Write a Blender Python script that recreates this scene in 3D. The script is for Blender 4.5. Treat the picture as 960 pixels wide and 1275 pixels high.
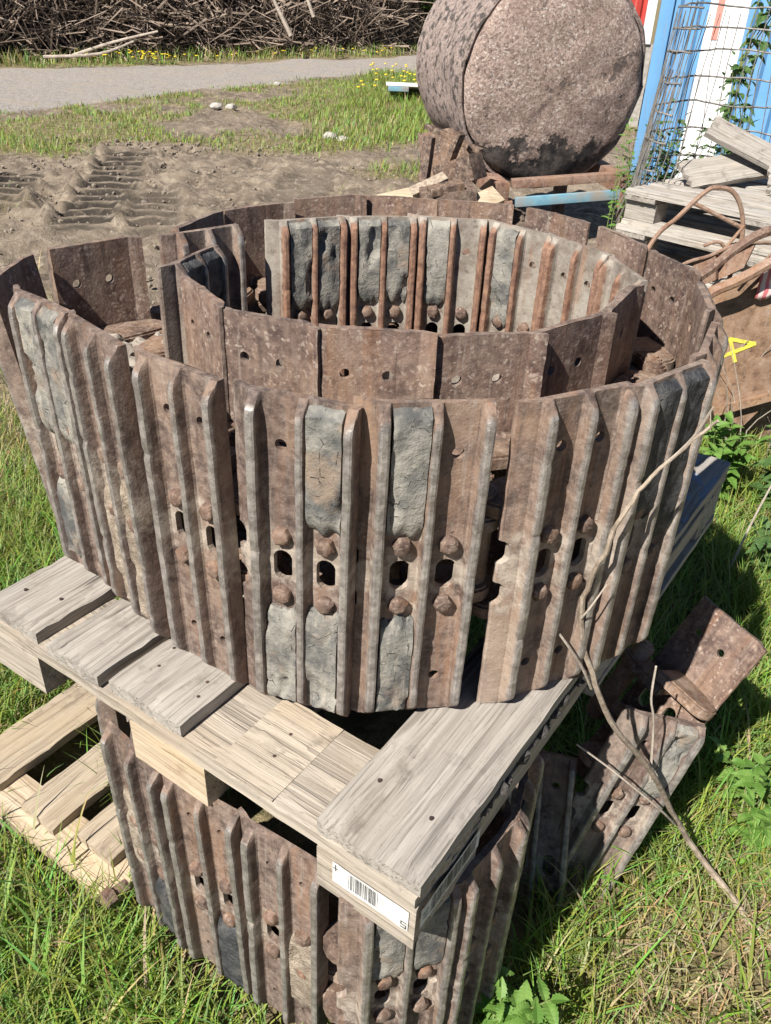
import bpy, bmesh, math, random
import numpy as np
from mathutils import Vector, Matrix, noise as mnoise
from math import sin, cos, pi, radians

for o in list(bpy.data.objects):
    bpy.data.objects.remove(o, do_unlink=True)
SC = bpy.context.scene
COL = SC.collection

# ------------------------------------------------------------------ camera
cam_d = bpy.data.cameras.new('camera')
cam = bpy.data.objects.new('camera', cam_d)
COL.objects.link(cam)
PITCH, ROLL, CAMH = radians(32.555), radians(2.676), 1.468
r0 = Vector((1, 0, 0)); f0 = Vector((0, cos(PITCH), -sin(PITCH))); u0 = Vector((0, sin(PITCH), cos(PITCH)))
X = r0 * cos(ROLL) + u0 * sin(ROLL); Y = -r0 * sin(ROLL) + u0 * cos(ROLL); Z = -f0
cam.matrix_world = Matrix(((X.x, Y.x, Z.x, 0), (X.y, Y.y, Z.y, 0), (X.z, Y.z, Z.z, CAMH), (0, 0, 0, 1)))
cam_d.sensor_fit = 'HORIZONTAL'; cam_d.sensor_width = 36.0
cam_d.lens = 1031 / 960 * 36.0
cam_d.clip_start = 0.02; cam_d.clip_end = 1000
SC.camera = cam

# ------------------------------------------------------------------ light
SUN_AZ, SUN_EL = radians(40), radians(47)
wd = bpy.data.worlds.new('World'); SC.world = wd; wd.use_nodes = True
wn = wd.node_tree; bg = wn.nodes['Background']
sky = wn.nodes.new('ShaderNodeTexSky'); sky.sky_type = 'NISHITA'; sky.sun_disc = False
sky.air_density = 0.6; sky.dust_density = 0.0; sky.sun_elevation = SUN_EL; sky.sun_rotation = SUN_AZ + pi
wn.links.new(sky.outputs[0], bg.inputs[0]); bg.inputs[1].default_value = 0.05
sd = bpy.data.lights.new('sun', 'SUN'); sd.energy = 5.0; sd.angle = radians(0.5); sd.color = (1.0, 0.955, 0.88)
so = bpy.data.objects.new('sun', sd); COL.objects.link(so)
dv = Vector((sin(SUN_AZ) * cos(SUN_EL), cos(SUN_AZ) * cos(SUN_EL), -sin(SUN_EL)))
so.rotation_euler = dv.to_track_quat('-Z', 'Y').to_euler(); so.location = (-4, -5, 8)
vs = SC.view_settings; vs.view_transform = 'Standard'; vs.look = 'None'; vs.gamma = 1; vs.exposure = 0.85
vs.use_curve_mapping = False
SC.cycles.max_bounces = 5; SC.cycles.diffuse_bounces = 2; SC.cycles.transparent_max_bounces = 8

# ------------------------------------------------------------------ helpers
RND = random.Random(7)


def fb(x, y=0.0, z=0.0, o=3):
    return mnoise.fractal(Vector((x, y, z)), 1.0, 2.0, o)


class MB:
    """collects shapes and links them as one mesh object"""
    def __init__(s):
        s.v = []; s.f = []; s.m = []

    def add(s, vs_, fs_, mi=0):
        b = len(s.v); s.v += [tuple(p) for p in vs_]
        for f in fs_:
            s.f.append(tuple(i + b for i in f)); s.m.append(mi)

    def box(s, c, d, R=None, mi=0, bev=0.0):
        hx, hy, hz = d[0] / 2, d[1] / 2, d[2] / 2
        if bev <= 0:
            P = [Vector((sx * hx, sy * hy, sz * hz)) for sz in (-1, 1) for sy in (-1, 1) for sx in (-1, 1)]
            F = [(0, 2, 3, 1), (4, 5, 7, 6), (0, 1, 5, 4), (2, 6, 7, 3), (0, 4, 6, 2), (1, 3, 7, 5)]
        else:
            bm = bmesh.new(); bmesh.ops.create_cube(bm, size=1.0)
            for v in bm.verts: v.co = Vector((v.co.x * d[0], v.co.y * d[1], v.co.z * d[2]))
            bmesh.ops.bevel(bm, geom=list(bm.edges), offset=bev, segments=2, affect='EDGES', profile=0.6)
            bm.verts.index_update()
            P = [v.co.copy() for v in bm.verts]; F = [[v.index for v in f.verts] for f in bm.faces]; bm.free()
        c = Vector(c)
        if R is not None: P = [R @ p for p in P]
        s.add([p + c for p in P], F, mi)

    def tube(s, pts, rad, n=6, mi=0, caps=True):
        pts = [Vector(p) for p in pts]
        if not hasattr(rad, '__len__'): rad = [rad] * len(pts)
        V = []; F = []
        up = None
        for i, p in enumerate(pts):
            t = (pts[min(i + 1, len(pts) - 1)] - pts[max(i - 1, 0)])
            if t.length < 1e-9: t = Vector((0, 0, 1))
            t.normalize()
            if up is None:
                up = t.orthogonal().normalized()
            else:
                up = (up - t * up.dot(t))
                up = up.normalized() if up.length > 1e-6 else t.orthogonal().normalized()
            w = t.cross(up)
            for k in range(n):
                a = 2 * pi * k / n
                V.append(p + (up * cos(a) + w * sin(a)) * rad[i])
        for i in range(len(pts) - 1):
            for k in range(n):
                a = i * n + k; b = i * n + (k + 1) % n
                F.append((a, b, b + n, a + n))
        if caps:
            F.append(tuple(reversed(range(n)))); F.append(tuple((len(pts) - 1) * n + k for k in range(n)))
        s.add(V, F, mi)

    def prism(s, poly, a, b, axis='z', mi=0, M=None):
        """poly in a plane, extruded from a to b along axis"""
        n = len(poly)
        def P(p, h):
            q = {'z': (p[0], p[1], h), 'y': (p[0], h, p[1]), 'x': (h, p[0], p[1])}[axis]
            q = Vector(q)
            return M @ q if M is not None else q
        V = [P(p, a) for p in poly] + [P(p, b) for p in poly]
        F = [tuple(reversed(range(n))), tuple(range(n, 2 * n))]
        for i in range(n):
            j = (i + 1) % n
            F.append((i, j, j + n, i + n))
        s.add(V, F, mi)

    def mesh(s, name, mats, smooth=None):
        me = bpy.data.meshes.new(name)
        me.from_pydata(s.v, [], s.f); me.update()
        if not isinstance(mats, (list, tuple)): mats = [mats]
        for m in mats: me.materials.append(m)
        if len(mats) > 1: me.polygons.foreach_set('material_index', s.m)
        bm = bmesh.new(); bm.from_mesh(me); bmesh.ops.recalc_face_normals(bm, faces=bm.faces); bm.to_mesh(me); bm.free()
        if smooth:
            me.polygons.foreach_set('use_smooth', [True] * len(me.polygons))
            me.set_sharp_from_angle(angle=radians(smooth))
        return me

    def build(s, name, mats, parent=None, smooth=35):
        return mkobj(name, s.mesh(name, mats, smooth), parent)


def mkobj(name, me, parent=None, loc=None, rot=None):
    o = bpy.data.objects.new(name, me); COL.objects.link(o)
    if parent is not None: o.parent = parent
    if loc is not None: o.location = loc
    if rot is not None: o.rotation_euler = rot
    return o


def tag(o, label, cat, group=None):
    o['label'] = label; o['category'] = cat
    if group: o['group'] = group
    return o


def thing(name, label, cat, loc=(0, 0, 0), rot=(0, 0, 0), group=None):
    o = bpy.data.objects.new(name, None); COL.objects.link(o)
    o.empty_display_size = 0.1
    o.location = loc; o.rotation_euler = rot
    return tag(o, label, cat, group)


def copy_tree(o, parent=None):
    c = o.copy(); COL.objects.link(c)
    if parent is not None: c.parent = parent
    for ch in list(o.children): copy_tree(ch, c)
    return c


# ------------------------------------------------------------------ materials
class NT:
    def __init__(s, name):
        s.m = bpy.data.materials.new(name); s.m.use_nodes = True
        s.t = s.m.node_tree; s.b = s.t.nodes['Principled BSDF']
        s.out = s.t.nodes['Material Output']
        s.b.inputs['Specular IOR Level'].default_value = 0.3

    def n(s, typ, **kw):
        nd = s.t.nodes.new('ShaderNode' + typ)
        ins = kw.pop('ins', {})
        for k, v in kw.items(): setattr(nd, k, v)
        for k, v in ins.items(): s.set(nd.inputs[k], v)
        return nd

    def set(s, sock, v):
        if isinstance(v, bpy.types.NodeSocket): s.t.links.new(v, sock)
        else:
            if hasattr(sock.default_value, '__len__') and len(sock.default_value) == 4 and len(v) == 3: v = (*v, 1)
            sock.default_value = v

    def coord(s, kind='Object'):
        return s.n('TexCoord').outputs[kind]

    def mapping(s, vec, scale=(1, 1, 1), loc=(0, 0, 0)):
        return s.n('Mapping', ins={'Vector': vec, 'Scale': scale, 'Location': loc}).outputs[0]

    def noise(s, vec, scale, detail=4, rough=0.55, w=None, dist=0.0):
        nd = s.n('TexNoise', noise_dimensions='4D' if w is not None else '3D')
        s.set(nd.inputs['Vector'], vec); s.set(nd.inputs['Scale'], scale); s.set(nd.inputs['Detail'], detail)
        s.set(nd.inputs['Roughness'], rough); s.set(nd.inputs['Distortion'], dist)
        if w is not None: s.set(nd.inputs['W'], w)
        return nd.outputs[0]

    def voro(s, vec, scale, feature='F1', w=None):
        nd = s.n('TexVoronoi', feature=feature, voronoi_dimensions='4D' if w is not None else '3D')
        s.set(nd.inputs['Vector'], vec); s.set(nd.inputs['Scale'], scale)
        if w is not None: s.set(nd.inputs['W'], w)
        return nd.outputs[0]

    def ramp(s, fac, a, b, va=0.0, vb=1.0):
        nd = s.n('MapRange', clamp=True, interpolation_type='SMOOTHSTEP')
        s.set(nd.inputs[0], fac)
        for i, v in zip((1, 2, 3, 4), (a, b, va, vb)): s.set(nd.inputs[i], v)
        return nd.outputs[0]

    def math(s, op, a, b=0.0):
        nd = s.n('Math', operation=op); s.set(nd.inputs[0], a); s.set(nd.inputs[1], b); return nd.outputs[0]

    def mix(s, f, a, b):
        nd = s.n('Mix', data_type='RGBA')
        s.set(nd.inputs[0], f); s.set(nd.inputs[6], a); s.set(nd.inputs[7], b); return nd.outputs[2]

    def rnd(s, mul=37.0):
        return s.math('MULTIPLY', s.n('ObjectInfo').outputs['Random'], mul)

    def bump(s, h, strength=0.5, dist=0.01, normal=None):
        nd = s.n('Bump'); s.set(nd.inputs['Height'], h); nd.inputs['Strength'].default_value = strength
        nd.inputs['Distance'].default_value = dist
        if normal is not None: s.set(nd.inputs['Normal'], normal)
        return nd.outputs[0]

    def fin(s, col, rough=0.8, normal=None, metal=0.0):
        s.set(s.b.inputs['Base Color'], col); s.set(s.b.inputs['Roughness'], rough); s.set(s.b.inputs['Metallic'], metal)
        if normal is not None: s.set(s.b.inputs['Normal'], normal)
        return s.m


def rust_mat(name, dark=(0.060, 0.039, 0.033), mid=(0.178, 0.118, 0.090), tan=(0.40, 0.315, 0.255), speck=0.5, wear=False, orange=0.35, dust=0.4, kind='Object', sc=1.0):
    t = NT(name); v = t.coord(kind); w = t.rnd()
    big = t.noise(v, 13 * sc, 7, 0.68, w)
    fine = t.noise(v, 70 * sc, 6, 0.68, w)
    c = t.mix(t.ramp(big, 0.32, 0.68), dark, mid)
    c = t.mix(t.ramp(fine, 0.40, 0.72, 0, 0.75), c, (0.30, 0.215, 0.165))
    c = t.mix(t.ramp(fine, 0.46, 0.30, 0, 0.6), c, (0.045, 0.03, 0.026))
    st = t.noise(t.mapping(v, (45 * sc, 45 * sc, 4 * sc)), 1.0, 4, 0.6, w)
    c = t.mix(t.math('MULTIPLY', t.ramp(st, 0.50, 0.74), orange), c, (0.33, 0.145, 0.055))
    pv = t.n('ObjectInfo').outputs['Random']
    c = t.mix(t.ramp(pv, 0.62, 1.0, 0, 0.55), c, t.mix(t.ramp(fine, .35, .65), (0.055, 0.038, 0.034), (0.15, 0.105, 0.085)))
    c = t.mix(t.math('MULTIPLY', t.ramp(pv, 0.38, 0.0, 0, 0.55), t.ramp(big, .42, .64)), c, (0.27, 0.165, 0.10))
    # pale flaked spots
    dn_ = t.n('TexNoise'); t.set(dn_.inputs['Vector'], v); dn_.inputs['Scale'].default_value = 110 * sc; dn_.inputs['Detail'].default_value = 3
    ds_ = t.n('VectorMath', operation='SCALE'); t.set(ds_.inputs[0], dn_.outputs[1]); ds_.inputs[3].default_value = .014 / sc
    vd = t.n('VectorMath', operation='ADD', ins={0: v, 1: ds_.outputs[0]}).outputs[0]
    vo = t.voro(vd, 120 * sc, w=w)
    gate = t.noise(v, 26 * sc, 3, 0.6, t.math('ADD', w, 9.0))
    sp = t.math('MULTIPLY', t.ramp(vo, 0.50, 0.26), t.ramp(gate, 0.36, 0.60))
    c = t.mix(t.math('MULTIPLY', sp, speck), c, tan)
    vo2 = t.voro(vd, 190 * sc, w=w)
    sp2 = t.math('MULTIPLY', t.ramp(vo2, 0.40, 0.22), t.ramp(t.noise(v, 14 * sc, 3, 0.6, t.math('ADD', w, 3.0)), 0.36, 0.56))
    c = t.mix(t.math('MULTIPLY', sp2, min(1, speck * .85)), c, (0.40, 0.315, 0.26))
    wz = t.noise(t.mapping(v, (16 * sc, 16 * sc, 5 * sc)), 1.0, 4, 0.6, t.math('ADD', w, 31.0))
    c = t.mix(t.math('MULTIPLY', t.ramp(wz, 0.52, 0.68), orange * 1.1), c, (0.28, 0.165, 0.095))
    run = t.noise(t.mapping(v, (95 * sc, 95 * sc, 6 * sc)), 1.0, 5, .7, t.math('ADD', w, 41.0))
    c = t.mix(t.ramp(run, .54, .68, 0, .6), c, (0.055, 0.037, 0.031))
    c = t.mix(t.ramp(run, .44, .33, 0, .4), c, (0.33, 0.28, 0.235))
    # dried dust
    du = t.noise(v, 5.5 * sc, 5, 0.65, t.math('ADD', w, 21.0))
    c = t.mix(t.math('MULTIPLY', t.ramp(du, t.math('SUBTRACT', .60, t.math('MULTIPLY', t.math('FRACT', t.math('MULTIPLY', pv, 7.3)), .2)), 0.72), dust), c, (0.40, 0.32, 0.25))
    pit = t.ramp(t.noise(v, 130 * sc, 3, 0.6, w), 0.62, 0.74)
    c = t.mix(t.math('MULTIPLY', pit, 0.6), c, (0.05, 0.03, 0.025))
    rough = t.ramp(fine, 0.3, 0.7, 0.6, 0.9); metal = 0.0
    if wear:
        zz = t.math('ABSOLUTE', t.n('SeparateXYZ', ins={0: v}).outputs[2])
        mm = t.math('ADD', zz, t.math('MULTIPLY', t.math('SUBTRACT', t.noise(v, 32, 6, .72, t.math('ADD', w, 51.0)), .5), .34))
        c = t.mix(t.ramp(mm, .055, .0, 0, .75), c, t.mix(t.ramp(fine, .35, .65), (0.25, 0.20, 0.155), (0.43, 0.365, 0.295)))
        hs = t.n('HueSaturation', ins={'Saturation': .86, 'Value': 1.03}); t.set(hs.inputs['Color'], c); c = hs.outputs[0]
        y = t.n('SeparateXYZ', ins={0: v}).outputs[1]
        wn_ = t.noise(t.mapping(v, (60, 60, 22)), 1.0, 4, 0.6, w)
        yy = t.math('ADD', y, t.math('MULTIPLY', t.math('SUBTRACT', wn_, 0.5), 0.016))
        wm = t.ramp(yy, -0.0118, -0.0175)
        gr = t.mix(t.ramp(fine, 0.35, 0.7), (0.20, 0.18, 0.165), (0.44, 0.41, 0.38))
        c = t.mix(t.math('MULTIPLY', wm, 0.9), c, gr)
        rough = t.mix(wm, rough, (0.42, 0.42, 0.42))
        metal = t.math('MULTIPLY', wm, 0.45)
    h = t.math('ADD', t.math('MULTIPLY', fine, 0.9), t.math('MULTIPLY', t.noise(v, 260 * sc, 4, 0.7, w), 0.6))
    h = t.math('SUBTRACT', h, t.math('MULTIPLY', pit, 0.3))
    h = t.math('ADD', h, t.math('MULTIPLY', sp, 0.12))
    return t.fin(c, rough, t.bump(h, 0.6, 0.0028 / sc), metal)


def wood_mat(name, a, b, dark=(0.10, 0.085, 0.07), warm=(0.46, 0.34, 0.22), warm_amt=0.2, ring=1.0):
    t = NT(name); v = t.coord(); w = t.rnd()
    wob = t.n('VectorMath', operation='ADD', ins={0: v})
    nv = t.n('TexNoise', noise_dimensions='4D'); t.set(nv.inputs['Vector'], t.mapping(v, (3, 12, 12))); t.set(nv.inputs['W'], w)
    nv.inputs['Scale'].default_value = 1.0
    sc_ = t.n('VectorMath', operation='SCALE'); t.set(sc_.inputs[0], nv.outputs[1]); sc_.inputs[3].default_value = 0.028
    t.set(wob.inputs[1], sc_.outputs[0])
    vv = wob.outputs[0]
    g = t.noise(t.mapping(vv, (3.0, 75 * ring, 75 * ring)), 1.0, 6, 0.72, w)
    g2 = t.noise(t.mapping(vv, (7, 380, 380)), 1.0, 3, 0.6, w)
    big = t.noise(t.mapping(v, (4, 9, 9)), 1.0, 4, 0.6, w)
    c = t.mix(t.ramp(g, 0.28, 0.72), a, b)
    c = t.mix(t.ramp(g2, 0.52, 0.72, 0, 0.6), c, dark)
    c = t.mix(t.math('MULTIPLY', t.ramp(big, 0.45, 0.7), warm_amt), c, warm)
    g3 = t.noise(t.mapping(vv, (1.6, 170 * ring, 170 * ring)), 1.0, 2, 0.5, t.math('ADD', w, 2.0))
    rl = t.ramp(g3, .56, .64)
    c = t.mix(t.math('MULTIPLY', rl, .36), c, dark)
    # knots, cracks and dirt stains
    kn = t.voro(t.mapping(v, (5, 11, 11)), 1.0, w=w)
    c = t.mix(t.ramp(kn, 0.13, 0.05, 0, 0.75), c, (0.13, 0.085, 0.055))
    cr = t.noise(t.mapping(vv, (3.5, 60, 60)), 1.0, 2, 0.5, t.math('ADD', w, 5.0))
    crk = t.ramp(cr, 0.70, 0.75)
    c = t.mix(t.math('MULTIPLY', crk, 0.8), c, (0.06, 0.05, 0.042))
    st = t.noise(v, 17, 5, 0.65, t.math('ADD', w, 13.0))
    c = t.mix(t.ramp(st, 0.54, 0.72, 0, 0.6), c, dark)
    c = t.mix(t.ramp(t.noise(v, 120, 4, .7, w), .58, .75, 0, .5), c, dark)
    h = t.math('ADD', t.math('MULTIPLY', g, 1.0), t.math('MULTIPLY', g2, 0.35))
    h = t.math('SUBTRACT', t.math('SUBTRACT', h, t.math('MULTIPLY', crk, 0.6)), t.math('MULTIPLY', rl, .35))
    return t.fin(c, 0.85, t.bump(h, 0.7, 0.0035))


def plain_noise(name, a, b, scale=20, rough=0.85, bump=0.4, dist=0.004, c2=None, c2amt=0.0, kind='Object'):
    t = NT(name); v = t.coord(kind); w = t.rnd()
    n1 = t.noise(v, scale, 6, 0.65, w)
    c = t.mix(t.ramp(n1, 0.32, 0.68), a, b)
    if c2 is not None:
        c = t.mix(t.math('MULTIPLY', t.ramp(t.noise(v, scale * 0.3, 4, 0.6, t.math('ADD', w, 4.0)), 0.48, 0.62), c2amt), c, c2)
    return t.fin(c, rough, t.bump(t.math('ADD', n1, t.math('MULTIPLY', t.noise(v, scale * 4, 4, 0.6, w), 0.4)), bump, dist))


M_RUST = rust_mat('worn_rusty_steel', wear=True, orange=0.5, dust=0.55, speck=0.22)
M_PLATE = rust_mat('flaking_rusty_plate', dark=(0.085, 0.054, 0.046), mid=(0.205, 0.138, 0.110), tan=(0.44, 0.36, 0.30), speck=0.62, orange=0.3, dust=0.5)
M_LINK = rust_mat('dusty_rusty_iron', dark=(0.075, 0.045, 0.035), mid=(0.20, 0.13, 0.09), orange=0.25, dust=0.75)
def dusty_mat():
    t = NT('dust_coated_steel'); v = t.coord(); w = t.rnd()
    n1 = t.noise(v, 11, 6, .68, w); n2 = t.noise(v, 80, 6, .7, w)
    c = t.mix(t.ramp(n1, .34, .62), (0.17, 0.135, 0.11), (0.33, 0.295, 0.25))
    c = t.mix(t.ramp(n2, .50, .72, 0, .6), c, (0.40, 0.36, 0.31))
    c = t.mix(t.ramp(n2, .46, .32, 0, .6), c, (0.085, 0.06, 0.048))
    st = t.noise(t.mapping(v, (40, 40, 4)), 1.0, 4, .6, w)
    c = t.mix(t.ramp(st, .52, .70, 0, .6), c, (0.26, 0.13, 0.07))
    y = t.n('SeparateXYZ', ins={0: v}).outputs[1]
    rib = t.ramp(t.math('ADD', y, t.math('MULTIPLY', t.math('SUBTRACT', n2, .5), .012)), -.006, -.012)
    rc = t.mix(t.ramp(n2, .35, .65), (0.13, 0.06, 0.04), (0.30, 0.16, 0.10))
    c = t.mix(t.math('MULTIPLY', rib, .85), c, rc)
    return t.fin(c, .9, t.bump(n2, .6, .003))


M_DUSTY = dusty_mat()
M_BOLT = rust_mat('rusted_bolt_iron', dark=(0.065, 0.04, 0.032), mid=(0.165, 0.105, 0.08), orange=0.35, dust=0.25)
M_PAD = None


def pad_mat():
    t = NT('dried_grey_clay'); v = t.coord(); w = t.rnd()
    n1 = t.noise(v, 22, 6, 0.65, w); n2 = t.noise(v, 90, 5, 0.7, w)
    c = t.mix(t.ramp(n1, 0.34, 0.64), (0.10, 0.10, 0.096), (0.29, 0.272, 0.235))
    c = t.mix(t.ramp(n2, 0.55, 0.75, 0, 0.6), c, (0.42, 0.40, 0.35))
    d = t.noise(v, 9, 5, 0.6, t.math('ADD', w, 8.0))
    c = t.mix(t.ramp(d, 0.52, 0.62, 0, 0.8), c, (0.06, 0.062, 0.063))
    c = t.mix(t.ramp(t.noise(t.mapping(v, (60, 60, 9)), 1, 5, .7, w), .54, .68, 0, .55), c, (0.36, 0.32, 0.265))
    r = t.noise(v, 16, 4, 0.6, t.math('ADD', w, 18.0))
    c = t.mix(t.ramp(r, 0.54, 0.68, 0, 0.7), c, (0.27, 0.20, 0.145))
    cr = t.voro(v, 30, 'DISTANCE_TO_EDGE', w)
    crm = t.math('MULTIPLY', t.ramp(cr, 0.022, 0.004), t.ramp(n2, 0.50, 0.62))
    c = t.mix(t.math('MULTIPLY', crm, 0.7), c, (0.05, 0.045, 0.04))
    h = t.math('SUBTRACT', t.math('ADD', n1, t.math('MULTIPLY', n2, 0.6)), t.math('MULTIPLY', crm, 0.4))
    return t.fin(c, 0.9, t.bump(h, 0.9, 0.006))


M_PAD = pad_mat()
M_BLACKPAD = plain_noise('packed_black_mud', (0.018, 0.019, 0.022), (0.075, 0.075, 0.078), 45, 0.62, 0.9, 0.006, (0.16, 0.15, 0.13), 0.35)
M_TANMUD = plain_noise('dried_tan_mud', (0.20, 0.155, 0.115), (0.42, 0.35, 0.275), 50, 0.95, 1.0, 0.008, (0.13, 0.10, 0.075), 0.5)
M_WOOD = wood_mat('weathered_grey_wood', (0.225, 0.202, 0.178), (0.42, 0.385, 0.342), warm=(0.36, 0.28, 0.20), warm_amt=.15)
M_WOODB = wood_mat('weathered_brown_wood', (0.25, 0.215, 0.175), (0.47, 0.41, 0.34), warm=(0.40, 0.30, 0.20), warm_amt=0.35)
M_FRESH = wood_mat('fresh_split_wood', (0.36, 0.275, 0.19), (0.56, 0.46, 0.335), dark=(0.22, 0.15, 0.09), warm=(0.62, 0.44, 0.25), warm_amt=0.4)
M_PATCH = wood_mat('clean_unweathered_wood', (0.33, 0.275, 0.215), (0.50, 0.43, 0.345), warm=(0.45, 0.33, 0.21), warm_amt=.4)
M_YWOOD = wood_mat('yellowed_pallet_wood', (0.29, 0.23, 0.165), (0.46, 0.385, 0.29), dark=(0.15, 0.11, 0.08), warm=(0.42, 0.31, 0.18), warm_amt=0.3)
M_BLUEWOOD = wood_mat('blue_stained_wood', (0.17, 0.22, 0.29), (0.30, 0.36, 0.43), warm=(0.25, 0.27, 0.3))
M_PALEWOOD = wood_mat('bleached_pale_wood', (0.27, 0.245, 0.215), (0.52, 0.48, 0.43))
M_DIRT = plain_noise('black_soil_clods', (0.02, 0.018, 0.017), (0.10, 0.09, 0.085), 60, 0.9, 0.9, 0.006)
M_LABEL = plain_noise('scuffed_white_paper', (0.50, 0.49, 0.47), (0.70, 0.69, 0.67), 60, 0.7, 0.3, .002, (0.36, 0.33, 0.29), .5)
M_INK = plain_noise('black_print', (0.05, 0.05, 0.055), (0.16, 0.16, 0.16), 80, 0.6, 0.05)
M_BARK = plain_noise('grey_brown_bark', (0.20, 0.155, 0.115), (0.42, 0.345, 0.27), 60, 0.85, 0.6, 0.003)
M_PALEBARK = plain_noise('stripped_pale_bark', (0.30, 0.25, 0.205), (0.50, 0.43, 0.36), 12, 0.85, 0.4, 0.01)
M_STONE = plain_noise('pale_stone', (0.30, 0.275, 0.245), (0.48, 0.45, 0.41), 18, 0.85, 0.5, 0.01)
M_NAIL = plain_noise('rusty_nail', (0.03, 0.022, 0.02), (0.075, 0.045, 0.035), 90, 0.7, 0.3)

# ------------------------------------------------------------------ ground
RC = (-0.02, 1.25)
TR = [((-2.10, 5.55), (-2.60, 8.55), 0.20, 1.0), ((-1.62, 5.60), (-1.95, 6.9), 0.17, 0.55), ((-2.92, 6.1), (-3.2, 7.4), 0.15, 1.0), ((-0.9, 6.0), (-0.75, 8.0), 0.2, 0.2)]


def road_y(x):
    """lower and upper edge of the gravel road at x"""
    lo = np.interp(x, [-60, -8, -4.64, -3.43, -2.04, -0.39, 6, 60], [-10, 5.2, 10.3, 12.9, 15.1, 17.7, 25, 70])
    hi = np.interp(x, [-60, -10, -6.84, -3.98, -0.47, 0.51, 6, 60], [4, 12.3, 15.6, 18.4, 22.0, 24.0, 32, 85])
    return lo, hi


def vnoise(Xa, Ya, s, seed=0.0, o=3):
    out = np.empty(Xa.shape); xf = Xa.ravel(); yf = Ya.ravel(); r = out.ravel()
    for i in range(len(xf)):
        r[i] = mnoise.fractal(Vector((xf[i] * s + seed, yf[i] * s - seed, seed * 1.7)), 1.0, 2.0, o)
    return r.reshape(Xa.shape)


def sstep(a, b, x):
    t = np.clip((x - a) / (b - a), 0, 1); return t * t * (3 - 2 * t)


def surf_masks(Xa, Ya):
    """soil mask channels: grass density, gravel, mud"""
    n1 = vnoise(Xa, Ya, 0.7, 3.1); n2 = vnoise(Xa, Ya, 2.3, 8.7)
    lo, hi = road_y(Xa)
    d1 = Ya - lo + n1 * 0.9; d2 = hi - Ya + n1 * 0.4
    gravel = sstep(-0.3, 0.9, d1) * sstep(0, 0.5, d2)
    near = sstep(3.6, 2.5, Ya + n2 * 0.5)
    left = sstep(-2.2, -2.9, Xa + 0.2 * (Ya - 4) + n2 * 0.5) * sstep(7.0, 5.0, Ya) + sstep(-1.3, -1.9, Xa + n2 * 0.3) * sstep(4.9, 3.6, Ya + n2 * 0.4)
    mudline = np.interp(Xa, [-8, -3.4, -2.1, -1.0, 0.3, 2], [7.5, 8.3, 8.7, 9.3, 10.2, 11.0])
    patch = sstep(-0.4, 0.5, Ya - mudline + n1 * 0.9) * sstep(0.0, 0.45, 0.46 + n2 * 0.45 + n1 * 0.9 + sstep(-1.2, 0.2, Xa) * 0.55)
    tuft = sstep(0.55, 0.25, np.hypot(Xa - 0.1, Ya - 8.0) + n2 * 0.15) + 0.7 * sstep(0.5, 0.2, np.hypot(Xa + 0.15, Ya - 6.6) + n2 * 0.2)
    verge = sstep(-0.2, 0.4, Ya - hi)
    grass = np.clip(np.maximum.reduce([near, left, patch, tuft, verge]) * (1 - gravel), 0, 1)
    mud = np.clip(1 - grass - gravel, 0, 1)
    return grass, gravel, mud, n1, n2


def geo(a, b, n, r):
    s = np.cumsum(r ** np.arange(n)); return a + (b - a) * s / s[-1]


gx = np.concatenate([-geo(6, 250, 26, 1.35)[::-1], np.arange(-6, -3.4, 0.1), np.arange(-3.4, 1.2, 0.05), np.arange(1.2, 6.001, 0.12), geo(6, 250, 26, 1.35)])
gy = np.concatenate([-geo(1, 150, 18, 1.5)[::-1], np.arange(-1, 4.0, 0.08), np.arange(4.0, 5.4, 0.05), np.arange(5.4, 9.0, 0.026), np.arange(9.0, 9.5, .05), np.arange(9.5, 26, 0.12), geo(26, 400, 26, 1.25)])
GX, GY = np.meshgrid(gx, gy)
g_, r_, m_, n1_, n2_ = surf_masks(GX, GY)
hz = n1_ * 0.02
n3_ = vnoise(GX, GY, 7.0, 1.3, 4) + .45 * vnoise(GX, GY, 19.0, 5.3, 2)
mudz = (n2_ * 0.055 + n3_ * 0.045) * m_ * sstep(26, 12, GY)
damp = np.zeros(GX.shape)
for (ax, ay), (bx, by), hw, amp in TR:
    L = math.hypot(bx - ax, by - ay); tx, ty = (bx - ax) / L, (by - ay) / L
    s = (GX - ax) * tx + (GY - ay) * ty; q = (GX - ax) * ty - (GY - ay) * tx + n2_ * 0.03
    ins = sstep(-0.1, 0.15, s) * sstep(L + 0.1, L - 0.15, s) * sstep(hw + 0.05, hw - 0.02, np.abs(q))
    lug = 2 * (((s + np.abs(q) * 0.35) / 0.235 + n3_ * .12) % 1.0) - 1
    damp = np.maximum(damp, ins * amp * (1 - sstep(-0.32, -0.10, lug) * sstep(.95, .75, lug)))  # darker soil colour in the lug grooves and on their near slopes
    mudz = mudz * (1 - 0.75 * ins) + ins * amp * (-0.06 + 0.085 * sstep(-0.85, -0.25, lug) * sstep(.98, .35, lug))
    rim = np.exp(-((np.abs(q) - hw - 0.06) / 0.05) ** 2) * sstep(-0.1, 0.15, s) * sstep(L + 0.1, L - 0.15, s)
    mudz = mudz + rim * 0.07 * amp * (0.6 + n3_)
hz = hz + mudz
flat = sstep(1.0, 1.6, np.hypot(GX - RC[0], GY - RC[1]))
hz = hz * flat - 0.01 * (1 - flat)
ny_, nx_ = GX.shape
V = np.stack([GX, GY, hz], -1).reshape(-1, 3)
idx = np.arange(nx_ * ny_).reshape(ny_, nx_)
Fq = np.stack([idx[:-1, :-1], idx[:-1, 1:], idx[1:, 1:], idx[1:, :-1]], -1).reshape(-1, 4)


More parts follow.
